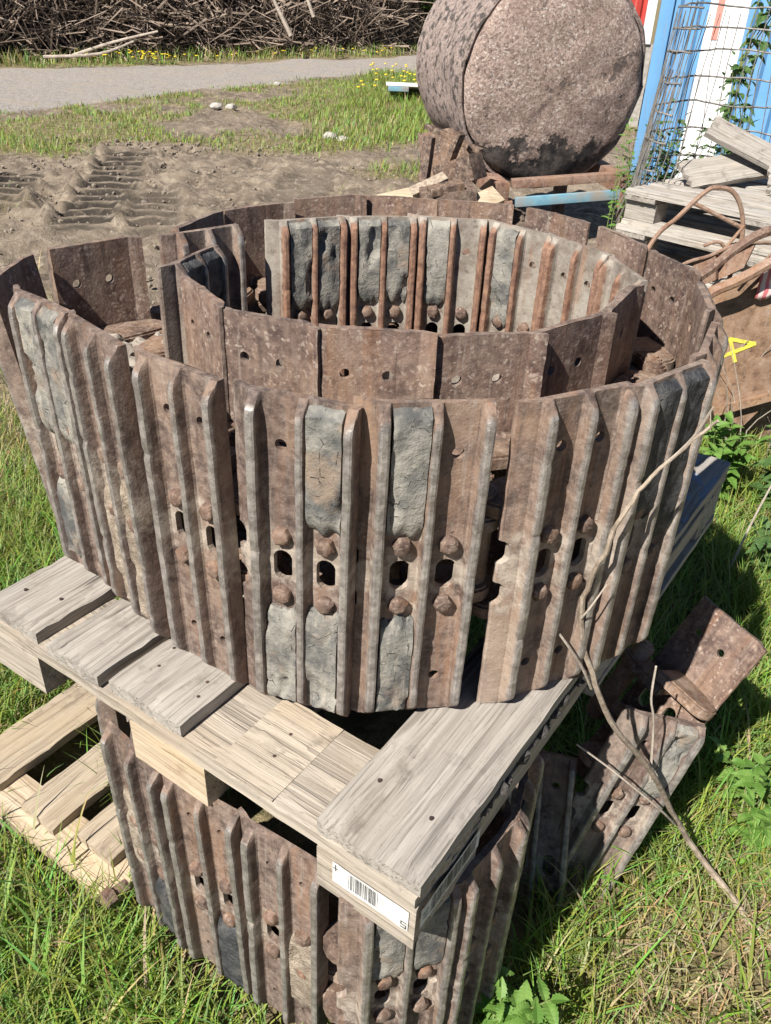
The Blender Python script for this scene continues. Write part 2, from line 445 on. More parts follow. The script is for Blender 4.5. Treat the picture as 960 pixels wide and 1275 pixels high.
def fast_mesh(name, V, F, mat, cols=None, smooth=True):
    k = F.shape[1]
    me = bpy.data.meshes.new(name)
    me.vertices.add(len(V)); me.vertices.foreach_set('co', np.asarray(V, np.float32).ravel())
    me.loops.add(F.size); me.loops.foreach_set('vertex_index', F.astype(np.int32).ravel())
    me.polygons.add(len(F)); me.polygons.foreach_set('loop_start', np.arange(0, F.size, k, dtype=np.int32))
    me.polygons.foreach_set('loop_total', np.full(len(F), k, np.int32))
    me.update(calc_edges=True)
    if smooth: me.polygons.foreach_set('use_smooth', np.ones(len(F), bool))
    me.materials.append(mat)
    if cols is not None:
        at = me.color_attributes.new('surf', 'FLOAT_COLOR', 'POINT')
        c4 = np.ones((len(V), 4), np.float32); c4[:, :3] = cols
        at.data.foreach_set('color', c4.ravel())
    me.validate()
    return me


def ground_mat():
    t = NT('ground_soil'); v = t.coord('Object')
    at = t.n('Attribute', attribute_name='surf').outputs['Color']
    s = t.n('SeparateColor', ins={0: at})
    gs, gr = s.outputs[0], s.outputs[1]
    n1 = t.noise(v, 2.2, 6, 0.6); n2 = t.noise(v, 14, 6, 0.7); n3 = t.noise(v, 80, 4, 0.7)
    mud = t.mix(t.ramp(n1, 0.35, 0.65), (0.125, 0.097, 0.071), (0.205, 0.163, 0.122))
    mud = t.mix(t.ramp(n2, 0.42, 0.70), mud, (0.305, 0.25, 0.192))
    mud = t.mix(t.ramp(n3, 0.58, 0.8, 0, 0.5), mud, (0.10, 0.078, 0.058))
    lug_darkm = t.math('MULTIPLY', s.outputs[2], t.ramp(n2, .30, .52)); mud = t.mix(t.math('MULTIPLY', lug_darkm, .9), mud, (0.040, 0.033, 0.026))  # mud goes darker where the tyre lug mask is set
    pat = t.ramp(t.noise(v, 4.5, 6, .7), .60, .70); mud = t.mix(t.math('MULTIPLY', pat, .65), mud, (0.075, 0.06, 0.046))
    straw = t.mix(t.ramp(n2, 0.35, 0.65), (0.12, 0.095, 0.05), (0.29, 0.235, 0.13))
    lug_darkm = t.math('MULTIPLY', s.outputs[2], t.ramp(n2, .30, .52)); mud = t.mix(t.math('MULTIPLY', lug_darkm, .9), mud, (0.040, 0.033, 0.026))
    pat = t.ramp(t.noise(v, 4.5, 6, .7), .60, .70); mud = t.mix(t.math('MULTIPLY', pat, .65), mud, (0.075, 0.06, 0.046))
    straw = t.mix(t.ramp(n3, 0.5, 0.75), straw, (0.07, 0.075, 0.03))
    vo = t.voro(v, 55); n4 = t.noise(v, 30, 4, 0.7)
    grav = t.mix(t.ramp(vo, 0.1, 0.6), (0.40, 0.36, 0.33), (0.24, 0.215, 0.195))
    n5 = t.noise(v, 9, 8, 0.8); grav = t.mix(t.ramp(n4, 0.4, 0.7, 0, 0.6), grav, (0.46, 0.42, 0.385))
    grav = t.mix(t.ramp(n5, 0.5, 0.38, 0, 0.7), grav, (0.16, 0.14, 0.125))
    grav = t.mix(t.ramp(n1, 0.45, 0.65, 0, 0.5), grav, (0.33, 0.28, 0.22))
    c = t.mix(gs, mud, straw)
    ge = t.ramp(t.math('ADD', gr, t.math('MULTIPLY', t.math('SUBTRACT', n2, 0.5), 0.7)), 0.3, 0.7)
    c = t.mix(ge, c, grav)
    h = t.math('ADD', t.math('MULTIPLY', n2, 1.0), t.math('MULTIPLY', n3, 0.35))
    return t.fin(c, 0.95, t.bump(h, 0.8, 0.03))


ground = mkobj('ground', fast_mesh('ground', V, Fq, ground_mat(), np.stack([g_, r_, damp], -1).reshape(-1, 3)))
ground['kind'] = 'structure'


# ------------------------------------------------------------------ grass
def blade_mat(name):
    t = NT(name)
    at = t.n('Attribute', attribute_name='surf').outputs['Color']
    t.set(t.b.inputs['Base Color'], at); t.b.inputs['Roughness'].default_value = 0.55
    t.b.inputs['Specular IOR Level'].default_value = 0.35
    tr = t.n('BsdfTranslucent'); t.set(tr.inputs[0], at)
    mx = t.n('MixShader'); mx.inputs[0].default_value = 0.35
    t.t.links.new(t.b.outputs[0], mx.inputs[1]); t.t.links.new(tr.outputs[0], mx.inputs[2])
    t.t.links.new(mx.outputs[0], t.out.inputs[0])
    return t.m


M_BLADE = blade_mat('grass_blade')
NR = np.random.default_rng(5)


def blades(P, Lm, W, seg, lean, col, dirs=None):
    """P (n,3) roots, Lm (n,) lengths; returns verts, faces, cols"""
    n = len(P)
    az = NR.uniform(0, 2 * pi, n) if dirs is None else dirs
    th0 = NR.uniform(0.02, 0.45, n); bend = NR.uniform(0.2, 1.0, n) * lean
    V = np.zeros((n, seg + 1, 2, 3)); C = np.zeros((n, seg + 1, 2, 3))
    p = P.copy(); ds = Lm / seg
    side = np.stack([-np.sin(az), np.cos(az), np.zeros(n)], -1)
    for i in range(seg + 1):
        u = i / seg
        w = W * (1 - u ** 1.6) * (0.6 + 0.4 * min(1, u * 4)) + 0.0002
        V[:, i, 0] = p - side * w[:, None] / 2; V[:, i, 1] = p + side * w[:, None] / 2
        C[:, i, :] = col[:, None, :]
        th = np.clip(th0 + bend * (u + 0.5 / seg) * 1.7, 0, 2.5)
        p = p + np.stack([np.sin(th) * np.cos(az), np.sin(th) * np.sin(az), np.cos(th)], -1) * ds[:, None]
    b = (np.arange(n) * (seg + 1) * 2)[:, None]
    k = np.arange(seg)[None] * 2
    F = np.stack([b + k, b + k + 1, b + k + 3, b + k + 2], -1).reshape(-1, 4)
    return V.reshape(-1, 3), F, C.reshape(-1, 3)


def grass_cols(n, dry=0.15, dryv=None):
    g = np.stack([NR.uniform(0.16, 0.31, n), NR.uniform(0.25, 0.41, n), NR.uniform(0.04, 0.10, n)], -1)
    d = np.stack([NR.uniform(0.36, 0.55, n), NR.uniform(0.31, 0.46, n), NR.uniform(0.14, 0.26, n)], -1)
    pr = dry if dryv is None else dryv
    k = (NR.uniform(0, 1, n) < pr)[:, None]
    return np.where(k, d, g)


def scatter(n, x0, x1, y0, y1, fn):
    x = NR.uniform(x0, x1, n); y = NR.uniform(y0, y1, n)
    k = NR.uniform(0, 1, n) < fn(x, y)
    return x[k], y[k]


SETS = []
UNDER = lambda x, y: np.hypot((x + .05) / 0.40, (y - 1.10) / 0.44) < 0.98
# ground pallet and tail shoes keep most grass off them
GPA = radians(58)


def gp_inside(x, y):
    dx, dy = x + 0.48, y - 0.90
    a = dx * cos(GPA) + dy * sin(GPA); b = -dx * sin(GPA) + dy * cos(GPA)
    return (a > -0.02) & (a < 0.66) & (b > -0.02) & (b < 0.47)


def near_density(x, y):
    n = vnoise(x, y, 5.0, 4.2)
    d = np.clip(0.8 + n * 0.6, 0.25, 1)
    dry = sstep(0.36, 0.5, x) * sstep(1.0, 0.9, y - 0.12 * (x - 0.5))      # worn straw corner
    d = d * (1 - 0.5 * dry)
    d = np.where(UNDER(x, y), 0, d); d = np.where(gp_inside(x, y), 0.02, d)
    return d


WEDGE = lambda x, y: np.abs(x) < 0.50 + 0.62 * y
x, y = scatter(150000, -2.0, 2.1, 0.30, 2.9, lambda x, y: near_density(x, y) * WEDGE(x, y))
n = len(x)
CORN = sstep(0.36, 0.52, x) * sstep(1.02, 0.86, y - 0.1 * (x - 0.5))
dryv = 0.05 + 0.45 * CORN + 0.5 * sstep(-1.1, -1.4, x) * sstep(2.0, 2.5, y)
P = np.stack([x, y, np.full(n, -0.008)], -1)
SETS.append(blades(P, NR.uniform(0.06, 0.155, n) * (1 - 0.35 * CORN) * (1 + .25 * vnoise(x, y, 4, 2.2)), NR.uniform(0.0026, 0.0052, n), 4, 0.85, grass_cols(n, dryv=dryv)))
# long broad arching blades
x, y = scatter(5200, -1.5, 1.6, 0.40, 2.4, lambda x, y: np.where(UNDER(x, y) | gp_inside(x, y), 0, np.clip(0.5 + vnoise(x, y, 3, 7.7), 0, 1)))
n = len(x); P = np.stack([x, y, np.full(n, -0.008)], -1)
SETS.append(blades(P, NR.uniform(0.11, 0.22, n), NR.uniform(0.004, 0.0075, n), 7, 1.1, grass_cols(n, 0.06)))
# a tuft growing up through the ground pallet
n = 110; a_ = NR.normal(.24, .035, n); b_ = NR.normal(.145, .016, n)
P = np.stack([-.478 + a_ * cos(GPA) - b_ * sin(GPA), .895 + a_ * sin(GPA) + b_ * cos(GPA), np.full(n, 0.0)], -1)
SETS.append(blades(P, NR.uniform(.12, .23, n), NR.uniform(.002, .0038, n), 6, 1.0, grass_cols(n, .1)))
# dry fallen straw in the near corner
x, y = scatter(26000, -1.6, 1.6, 0.45, 2.6, lambda x, y: 0.02 + 0.9 * sstep(0.3, 0.5, x) * sstep(1.1, 0.9, y - 0.1 * (x - 0.5)) + 0.6 * sstep(-0.9, -1.3, x) * sstep(1.7, 2.2, y))
k = ~(UNDER(x, y) | gp_inside(x, y)); x, y = x[k], y[k]
n = len(x); P = np.stack([x, y, NR.uniform(0.0, 0.03, n)], -1)
SETS.append(blades(P, NR.uniform(0.05, 0.14, n), NR.uniform(0.0016, 0.0032, n), 3, 3.2, grass_cols(n, 0.93)))
# middle and far grass follows the soil mask


def far_density(x, y):
    g, r, m, a, b = surf_masks(x, y)
    return np.clip(g * (0.75 + 0.5 * b), 0, 1) ** 1.3


x, y = scatter(26000, -4.2, 0.8, 2.7, 9.0, far_density)
n = len(x); P = np.stack([x, y, np.full(n, -0.01)], -1)
dv_ = 0.2 + 0.55 * sstep(6.5, 4.0, y) * (x < -1.1)
SETS.append(blades(P, NR.uniform(0.06, 0.17, n), NR.uniform(0.005, 0.009, n), 3, 0.8, grass_cols(n, dryv=dv_)))
x, y = scatter(80000, -6.5, 1.6, 8.0, 18.0, far_density)
n = len(x); P = np.stack([x, y, np.full(n, -0.01)], -1)
lush = 0.6 + 0.8 * sstep(-1.5, 0.0, x)
SETS.append(blades(P, NR.uniform(0.05, 0.15, n) * lush, NR.uniform(0.009, 0.016, n), 2, 0.7, grass_cols(n, 0.10)))
x, y = scatter(32000, -10, 2.2, 15.0, 27.0, lambda x, y: far_density(x, y) * sstep(0.0, 0.3, y - road_y(x)[1]) * sstep(2.6, 1.2, y - road_y(x)[1]))
n = len(x); P = np.stack([x, y, np.full(n, -0.01)], -1)
SETS.append(blades(P, NR.uniform(0.1, 0.36, n), NR.uniform(0.014, 0.026, n), 2, 0.6, grass_cols(n, 0.38)))
off = 0; VV = []; FF = []; CC = []
for v_, f_, c_ in SETS:
    VV.append(v_); FF.append(f_ + off); CC.append(c_); off += len(v_)
g = mkobj('grass', fast_mesh('grass', np.concatenate(VV), np.concatenate(FF), M_BLADE, np.concatenate(CC)))
g['kind'] = 'stuff'

# ------------------------------------------------------------------ track shoe
HW = 0.2235
PROF = [(-.0885, .0125), (-.0870, .0095), (-.0770, .0045), (-.0690, 0),
        (-.0650, -.0012), (-.0642, -.004), (-.0630, -.016), (-.0616, -.0205), (-.0590, -.022), (-.0535, -.022), (-.0510, -.0205), (-.0498, -.016), (-.0482, -.004), (-.0465, -.001), (-.0430, 0),
        (-.030, 0), (-.014, 0), (-.0085, -.0008), (-.0066, -.004), (-.0054, -.015), (-.0044, -.0185), (-.002, -.0202), (.002, -.0202), (.0044, -.0185), (.0054, -.015), (.0066, -.004), (.0085, -.0008), (.014, 0),
        (.030, 0), (.0430, 0), (.0465, -.001), (.0482, -.004), (.0498, -.016), (.0510, -.0205), (.0535, -.022), (.0586, -.022), (.0608, -.0205), (.0617, -.016), (.0619, -.004), (.0620, .001), (.0620, .004), (.0616, .009),
        (.050, .009), (.020, .009), (-.010, .009), (-.040, .009), (-.066, .009), (-.0755, .0135), (-.0875, .0170)]
PROF = [(x, y * .86 if y < 0 else y) for x, y in PROF]


def shoe_mesh(seed):
    zs = [(-HW, .10), (-HW + .004, .30), (-HW + .010, .60), (-HW + .017, .88), (-HW + .026, 1)]
    zi = np.linspace(-HW + .034, HW - .034, 44)
    secs = zs + [(z, 1) for z in zi] + [(-z, k) for z, k in reversed(zs)]
    mb = MB(); n = len(PROF); V = []
    for z, k in secs:
        for (x, y) in PROF:
            yy = y
            if y < -0.0005:
                g = 0 if x < -.03 else (1 if x < .03 else 2)
                dn = fb(seed * 13.7 + g * 5.1, z * 22, 0.3, 3)
                nick = max(0, fb(seed * 4.4 + g * 2, z * 75, 2.0, 2) - .28) * .3 if y < -.012 else 0
                yy = y * k * (1 + 0.05 * dn - nick)
                x = x + 0.0007 * fb(seed * 3.3 + g, z * 16, 4.2, 2)
            if x < -.084: x = x + 0.0016 * fb(seed * 7.1, z * 30, 1.0, 3)
            zz = z + (0.0022 * fb(seed * 2.9 + x * 22, 7.7, z, 2) if abs(z) > HW - .02 else 0)
            V.append((x, yy, zz))
    F = []
    for i in range(len(secs) - 1):
        for k in range(n):
            a = i * n + k; b = i * n + (k + 1) % n
            F.append((a, b, b + n, a + n))
    F.append(tuple(reversed(range(n)))); F.append(tuple((len(secs) - 1) * n + k for k in range(n)))
    mb.add(V, F)
    me = mb.mesh('shoe_base', M_RUST)
    # cut bolt holes, mud slots and the lip notches
    cb = MB()
    def cyl(x, z, r, sx=0.0, nseg=14):
        poly = []
        for q in range(nseg):
            a = 2 * pi * (q + 0.5) / nseg
            poly.append((x + r * cos(a), z + r * sin(a) + (sx if sin(a) > 0 else -sx)))
        cb.prism(poly, -.05, .05, 'y')
    for sx in (-1, 1):
        cyl(sx * .0275, 0.0, .0122, .0095)
        for sz in (-1, 1): cyl(sx * .0275, sz * .163, .0072)
    for sz in (-1, 1): cyl(-.0885, sz * .031 - .004, .0125, .005)
    ce = cb.mesh('cutter', M_RUST)
    o = mkobj('cut_a', me); c = mkobj('cut_b', ce)
    md = o.modifiers.new('b', 'BOOLEAN'); md.operation = 'DIFFERENCE'; md.object = c; md.solver = 'EXACT'
    dg = bpy.context.evaluated_depsgraph_get()
    res = bpy.data.meshes.new_from_object(o.evaluated_get(dg))
    bpy.data.objects.remove(o); bpy.data.objects.remove(c)
    res.name = 'track_shoe'
    res.materials.clear(); res.materials.append(M_RUST); res.materials.append(M_PLATE)
    for p in res.polygons:
        if p.center.y > .0085 and abs(p.normal.y) > .9: p.material_index = 1
    res.polygons.foreach_set('use_smooth', [True] * len(res.polygons))
    res.set_sharp_from_angle(angle=radians(24))
    return res


SHOES = [shoe_mesh(i + 1) for i in range(4)]


def bolt_mesh(seed):
    rr = random.Random(seed); mb = MB(); n = 12; V = []; F = []
    prof = [(.0122, .001), (.0122, -.006), (.0108, -.0092), (.0075, -.0108), (.004, -.0112)]
    for r, y in prof:
        for k in range(n):
            a = 2 * pi * k / n; rj = r * (1 + 0.16 * fb(seed * 3 + cos(a) * 2, sin(a) * 2, y * 80))
            hexr = 1 - 0.11 * abs(sin(3 * a))
            V.append((rj * hexr * cos(a), y, rj * hexr * sin(a)))
    V.append((0, -.0114, 0))
    for i in range(len(prof) - 1):
        for k in range(n):
            a = i * n + k; b = i * n + (k + 1) % n
            F.append((a, b, b + n, a + n))
    for k in range(n): F.append(((len(prof) - 1) * n + k, (len(prof) - 1) * n + (k + 1) % n, len(prof) * n))
    mb.add(V, F); return mb.mesh('bolt', M_BOLT, 40)


BOLTS = [bolt_mesh(i) for i in range(3)]


def pad_mesh(x0, x1, z0, z1, h, seed, mat, rough=1.0):
    """lump of packed clay between two grousers"""
    mb = MB(); nx, nz = 9, max(8, int((z1 - z0) / .008)); V = []
    for j in range(nz + 1):
        v = j / nz
        for i in range(nx + 1):
            u = i / nx
            ea = .003 if z0 < -.2 else .014; eb = .003 if z1 > .2 else .014
            e0 = ea * fb(seed * 5 + u * 3.2, 1.0, 0, 3) * rough; e1 = eb * fb(seed * 7 + u * 3.2, 9.0, 0, 3) * rough
            z = z0 + e0 + (z1 + e1 - z0 - e0) * v; x = x0 + (x1 - x0) * u
            hh = h * (1 + rough * (0.16 * fb(x * 55 + seed, z * 26, seed, 4) + .09 * fb(x * 170, z * 130, seed, 3)))
            ch = fb(seed * 2.2 + x * 26, z * 14, 3, 3)
            if ch < -0.33 and rough > 0.5: hh *= max(0.35, 1 + (ch + .33) * 4)
            ez = min(v, 1 - v) * (z1 - z0)
            zf = .022 if (v < .5 and z0 > -.2) or (v >= .5 and z1 < .2) else .005
            if ez < zf: hh *= 0.25 + 0.75 * (ez / zf) ** .7
            V.append((x, -hh, z))
    n0 = len(V)
    for j in range(nz + 1):
        for i in range(nx + 1):
            p = V[j * (nx + 1) + i]; V.append((p[0], 0.0015, p[2]))
    F = []
    W_ = nx + 1
    for j in range(nz):
        for i in range(nx):
            a = j * W_ + i; F.append((a, a + 1, a + 1 + W_, a + W_))
    for j in range(nz):
        for i in (0, nx):
            a = j * W_ + i; F.append((a, a + W_, a + W_ + n0, a + n0))
    for i in range(nx):
        for j in (0, nz):
            a = j * W_ + i; F.append((a, a + 1, a + 1 + n0, a + n0))
    mb.add(V, F); return mb.mesh('packed_clay', mat, 50)


def link_mesh():
    mb = MB()
    def half(sgn, zc):
        poly = []
        for k in range(9):          # rounded pin end
            a = -pi / 2 + pi * k / 8
            poly.append((sgn * (.0735 + .026 * cos(a)), .046 + .030 * sin(a)))
        poly += [(sgn * .04, .080), (sgn * -.012, .084), (sgn * -.012, .0095), (sgn * .04, .0095)]
        for zz in (-zc, zc): mb.prism(poly, zz - .011, zz + .011, 'z')
    half(1, .052); half(-1, .076)
    circ = [(.0735 + .019 * cos(2 * pi * k / 14), .046 + .019 * sin(2 * pi * k / 14)) for k in range(14)]
    mb.prism(circ, -.092, .092, 'z')
    circ2 = [(.0735 + .013 * cos(2 * pi * k / 12), .046 + .013 * sin(2 * pi * k / 12)) for k in range(12)]
    mb.prism(circ2, -.096, .096, 'z')
    me = mb.mesh('chain_link', M_LINK)
    bm = bmesh.new(); bm.from_mesh(me)
    bmesh.ops.bevel(bm, geom=[e for e in bm.edges if len(e.link_faces) == 2 and e.calc_face_angle(0) > 0.7], offset=.0035, segments=2, affect='EDGES')
    bm.to_mesh(me); bm.free()
    me.polygons.foreach_set('use_smooth', [True] * len(me.polygons)); me.set_sharp_from_angle(angle=radians(40))
    return me


LINK = link_mesh()


def add_shoe(root, A, B, z, mode, seed, bolts='', pads=(), tilt=0.0, link=True, M=None, dusty=False):
    """mode 'c': A,B are the crests of the first and third grouser; 'p': ends of the plain inner face"""
    A, B = Vector((*A, 0)), Vector((*B, 0)); d = (B - A); ang = math.atan2(d.y, d.x); d.normalize()
    nrm = Vector((d.y, -d.x, 0))
    if mode == 'c': o = (A + B) / 2 - nrm * .018
    else: o = (A + B) / 2 + d * .011 + nrm * .009
    sh = mkobj('track_shoe', SHOES[seed % 4], root)
    if M is None:
        mw = Matrix.Translation((o.x, o.y, z + HW + RND.uniform(0, .006))) @ Matrix.Rotation(ang + RND.uniform(-.03, .03), 4, 'Z') @ Matrix.Rotation(tilt, 4, 'X') @ Matrix.Rotation(RND.uniform(-.014, .014), 4, 'Y')
    else: mw = M
    sh.matrix_local = mw
    if dusty:
        sh.material_slots[0].link = 'OBJECT'; sh.material_slots[0].material = M_DUSTY
    if link:
        lk = mkobj('chain_link', LINK, root); lk.matrix_local = mw
    k = seed
    for ch in bolts:                              # 't' upper pair, 'b' lower pair
        for sx in (-1, 1):
            k += 1
            b = mkobj('bolt', BOLTS[k % 3], sh, (sx * .0275, 0, .044 if ch == 't' else -.042), (0, k * 1.3, 0))
    for (web, z0, z1, kind) in pads:
        xa, xb = ((-.0475, -.0070), (.0070, .0475))[web]
        mat = {'g': M_PAD, 'k': M_BLACKPAD, 't': M_TANMUD}[kind]
        k += 3
        p = mkobj('packed_clay', pad_mesh(xa, xb, z0, z1, .0132 if kind != 't' else .009, seed * 3 + web + z0 * 10, mat), sh)
        p['label'] = {'g': 'grey dried clay packed between the ribs', 'k': 'black packed mud between the ribs', 't': 'crumbly tan dried mud'}[kind]
    return sh


Z0 = .651       # top of the upper pallet
ZL = .082       # foot of the lower track
UP, DN = (.058, .2185), (-.218, -.060)

upper = thing('crawler_track', 'rusty steel crawler track coiled upright in two rings on top of the grey pallet', 'crawler track', (RC[0], RC[1], Z0), (0, 0, 0))
offs = Vector((RC[0], RC[1]))


def U(A, B, mode, seed, bolts='', pads=(), tilt=0.0, link=True, dusty=False):
    A = Vector(A) - offs; B = Vector(B) - offs
    return add_shoe(upper, A, B, 0, mode, seed, bolts, pads, tilt, link, None, dusty)


# outer ring, from its free end at the back left round the front to the back
U((-.429, 1.385), (-.539, 1.288), 'p', 1)
U((-.535, 1.266), (-.530, 1.112), 'p', 2, tilt=.13)
U((-.513, 1.072), (-.433, 1.007), 'c', 3, 'tb', [(0, .02, .2185, 'g'), (1, .02, .2185, 'g'), (0, -.2, -.06, 'g')], tilt=.012)
U((-.407, .975), (-.331, .902), 'c', 1, 'tb', [(0, -.21, -.01, 't'), (1, -.215, .02, 't')], tilt=.02)
U((-.298, .879), (-.191, .803), 'c', 2, 'tb', tilt=.01)
U((-.152, .790), (-.045, .757), 'c', 3, 'tb', [(1, .062, .2185, 'g'), (0, -.2175, -.064, 'g'), (1, -.2175, -.052, 'g')])
U((-.007, .763), (.107, .782), 'c', 4, 'tb', [(0, .060, .2185, 'g'), (0, -.218, -.064, 'g')])
U((.176, .800), (.279, .854), 'c', 1, 'tb')
U((.308, .864), (.386, .932), 'c', 2, 'tb', [(0, .03, .2185, 'k'), (1, -.02, .2185, 'k')])
U((.403, .965), (.449, 1.075), 'c', 3)
U((.466, 1.145), (.484, 1.262), 'c', 4)
U((.482, 1.325), (.432, 1.455), 'p', 1)
U((.430, 1.465), (.371, 1.594), 'p', 2)
U((.366, 1.622), (.245, 1.731), 'p', 3)
U((.223, 1.737), (.079, 1.752), 'p', 4)
U((.072, 1.760), (-.066, 1.770), 'p', 2)
U((-.072, 1.764), (-.205, 1.706), 'p', 1)
U((-.212, 1.690), (-.325, 1.597), 'p', 3)
# the turn between the rings
U((-.340, 1.575), (-.374, 1.458), 'p', 4)
U((-.348, 1.394), (-.276, 1.466), 'c', 1, 't')
# inner ring, ribs facing the middle
U((-.200, 1.506), (-.098, 1.556), 'c', 2, 't', [(0, .055, .2185, 'g'), (1, .050, .2185, 'g')], dusty=True)
U((-.081, 1.564), (.031, 1.582), 'c', 3, 't', [(0, .062, .2185, 'g'), (1, .066, .2185, 'g')], dusty=True)
U((.045, 1.585), (.158, 1.577), 'c', 4, 't', [(0, .060, .2185, 'g')], dusty=True)
U((.169, 1.567), (.262, 1.500), 'c', 1, 't', [(0, .040, .2185, 'g')], dusty=True)
U((.266, 1.484), (.329, 1.397), 'c', 3, 't', dusty=True)
U((.336, 1.375), (.357, 1.275), 'c', 2, dusty=True)
U((.368, 1.255), (.300, 1.125), 'p', 1)
U((.297, 1.118), (.190, 1.023), 'p', 2)
U((.187, 1.022), (.055, .988), 'p', 3)
U((.050, .990), (-.094, .991), 'p', 4)
U((-.098, .994), (-.224, 1.051), 'p', 1)
U((-.230, 1.062), (-.305, 1.165), 'p', 3)
U((-.314, 1.245), (-.280, 1.337), 'c', 2, '', [(0, -.1, .2185, 'k'), (1, -.1, .2185, 'k')])

lower = thing('crawler_track', 'rusty crawler track standing on the grass under the grey pallet with loose end trailing right', 'crawler track', (0, 1.1, ZL))
loff = Vector((0, 1.1))


def Lw(A, B, mode, seed, bolts='', pads=(), tilt=0.0, link=True):
    return add_shoe(lower, Vector(A) - loff, Vector(B) - loff, 0, mode, seed, bolts, pads, tilt, link)


Lw((-.475, 1.020), (-.433, .908), 'c', 3, 'tb', link=False)
Lw((-.400, .834), (-.309, .759), 'c', 1, 'tb', [(1, -.2, -.07, 'k'), (0, -.09, .10, 't')], tilt=.02)
Lw((-.288, .744), (-.185, .692), 'c', 2, 'tb', [(1, -.215, -.05, 'k')], tilt=.015)
Lw((-.168, .676), (-.068, .618), 'c', 3, 'tb', [(1, -.14, .03, 't')], tilt=.01)
Lw((.002, .567), (.115, .603), 'c', 4, 'tb', [(0, .055, .2185, 'g'), (1, .055, .2185, 'g')])
Lw((.148, .628), (.196, .690), 'c', 1, 'tb')
Lw((.214, .722), (.250, .830), 'c', 2, '', [(0, .05, .19, 'k')])
Lw((-.44, 1.215), (-.477, 1.09), 'c', 4, link=False)
for k_ in range(5):
    a0 = radians(172 - k_ * 22)
    c0 = (0.0 + .45 * cos(a0), 1.15 + .43 * sin(a0)); a1 = a0 - .25
    c1 = (0.0 + .45 * cos(a1), 1.15 + .43 * sin(a1))
    Lw(c1, c0, 'c', k_)


def frame_from(o, xdir, zdir):
    xd = Vector(xdir).normalized(); zd = Vector(zdir); zd = (zd - xd * zd.dot(xd)).normalized(); yd = zd.cross(xd)
    return Matrix(((xd.x, yd.x, zd.x, o[0]), (xd.y, yd.y, zd.y, o[1]), (xd.z, yd.z, zd.z, o[2]), (0, 0, 0, 1)))


# the end of the lower track lies folded out to the right
topc = Vector((.545, 1.025, .400)); xd = Vector((.18, .010, -.050)); zd = Vector((.19, .05, .38))
M1 = frame_from(topc - zd.normalized() * HW + Vector((.011, 0, 0)), xd, zd)
M1.translation -= Vector((0, 1.1, ZL))
add_shoe(lower, (0, 0), (1, 0), 0, 'c', 2, 'tb', [(1, .045, .2185, 'g')], M=M1)
topc = Vector((.624, 1.196, .525)); xd = Vector((-.087, .140, .02)); zd = Vector((.17, .10, .40))
M2 = frame_from(topc - zd.normalized() * HW, xd, zd)
M2.translation -= Vector((0, 1.1, ZL))
add_shoe(lower, (0, 0), (1, 0), 0, 'p', 1, M=M2)

topc = Vector((.395, 1.03, .27)); M3 = frame_from(topc - Vector((.16, .10, .40)).normalized() * HW, Vector((.15, -.05, .02)), Vector((.16, .10, .40)))
M3.translation -= Vector((0, 1.1, ZL))
add_shoe(lower, (0, 0), (1, 0), 0, 'c', 3, M=M3)


# ------------------------------------------------------------------ wood
def board_mesh(name, L, W, T, seed, mat, chip=.004, bow=.002, cell=.02):
    """plank with worn edges; x along its length, origin at its middle"""
    nx = max(4, int(L / cell)); ny = max(4, int(W / .016)); mb = MB(); Vt = []; Vb = []
    for i in range(nx + 1):
        u = i / nx
        for j in range(ny + 1):
            v = j / ny
            x = -L / 2 + L * u; yv = -W / 2 + W * v
            e0 = chip * (fb(seed * 3.1, v * 9, 0, 4) - .3) ; e1 = chip * (fb(seed * 5.7, v * 9, 2, 4) - .3)
            x += e1 * u ** 6 - e0 * (1 - u) ** 6
            s0 = .0018 * fb(seed * 1.3, x * 13, 5, 3); s1 = .0018 * fb(seed * 2.3, x * 13, 8, 3)
            yv += s1 * v ** 4 - s0 * (1 - v) ** 4
            edge = min(v, 1 - v) * W; en = min(u, 1 - u) * L
            drop = (.0016 if edge < .004 else 0) + (.0012 if en < .004 else 0)
            if drop and fb(seed + x * 22, yv * 30, 1, 3) > .22: drop += .003
            zb = bow * sin(u * pi + seed) + .0006 * fb(x * 30, yv * 150, seed, 2)
            Vt.append((x, yv, T / 2 - drop + zb)); Vb.append((x, yv, -T / 2 + zb))
    n0 = len(Vt); V = Vt + Vb; F = []; W_ = ny + 1
    for i in range(nx):
        for j in range(ny):
            a = i * W_ + j
            F.append((a, a + W_, a + W_ + 1, a + 1)); F.append((a + n0, a + 1 + n0, a + W_ + 1 + n0, a + W_ + n0))
    for i in range(nx):
        for j in (0, ny):
            a = i * W_ + j; F.append((a, a + W_, a + W_ + n0, a + n0))
    for j in range(ny):
        for i in (0, nx):
            a = i * W_ + j; F.append((a, a + 1, a + 1 + n0, a + n0))
    mb.add(V, F); return mb.mesh(name, mat, 40)


def nail_mesh():
    mb = MB(); mb.prism([(.0026 * cos(2 * pi * k / 8), .0026 * sin(2 * pi * k / 8)) for k in range(8)], -.003, .0012, 'z')
    return mb.mesh('nail', M_NAIL, 30)


NAIL = nail_mesh()
PA = radians(56.48)
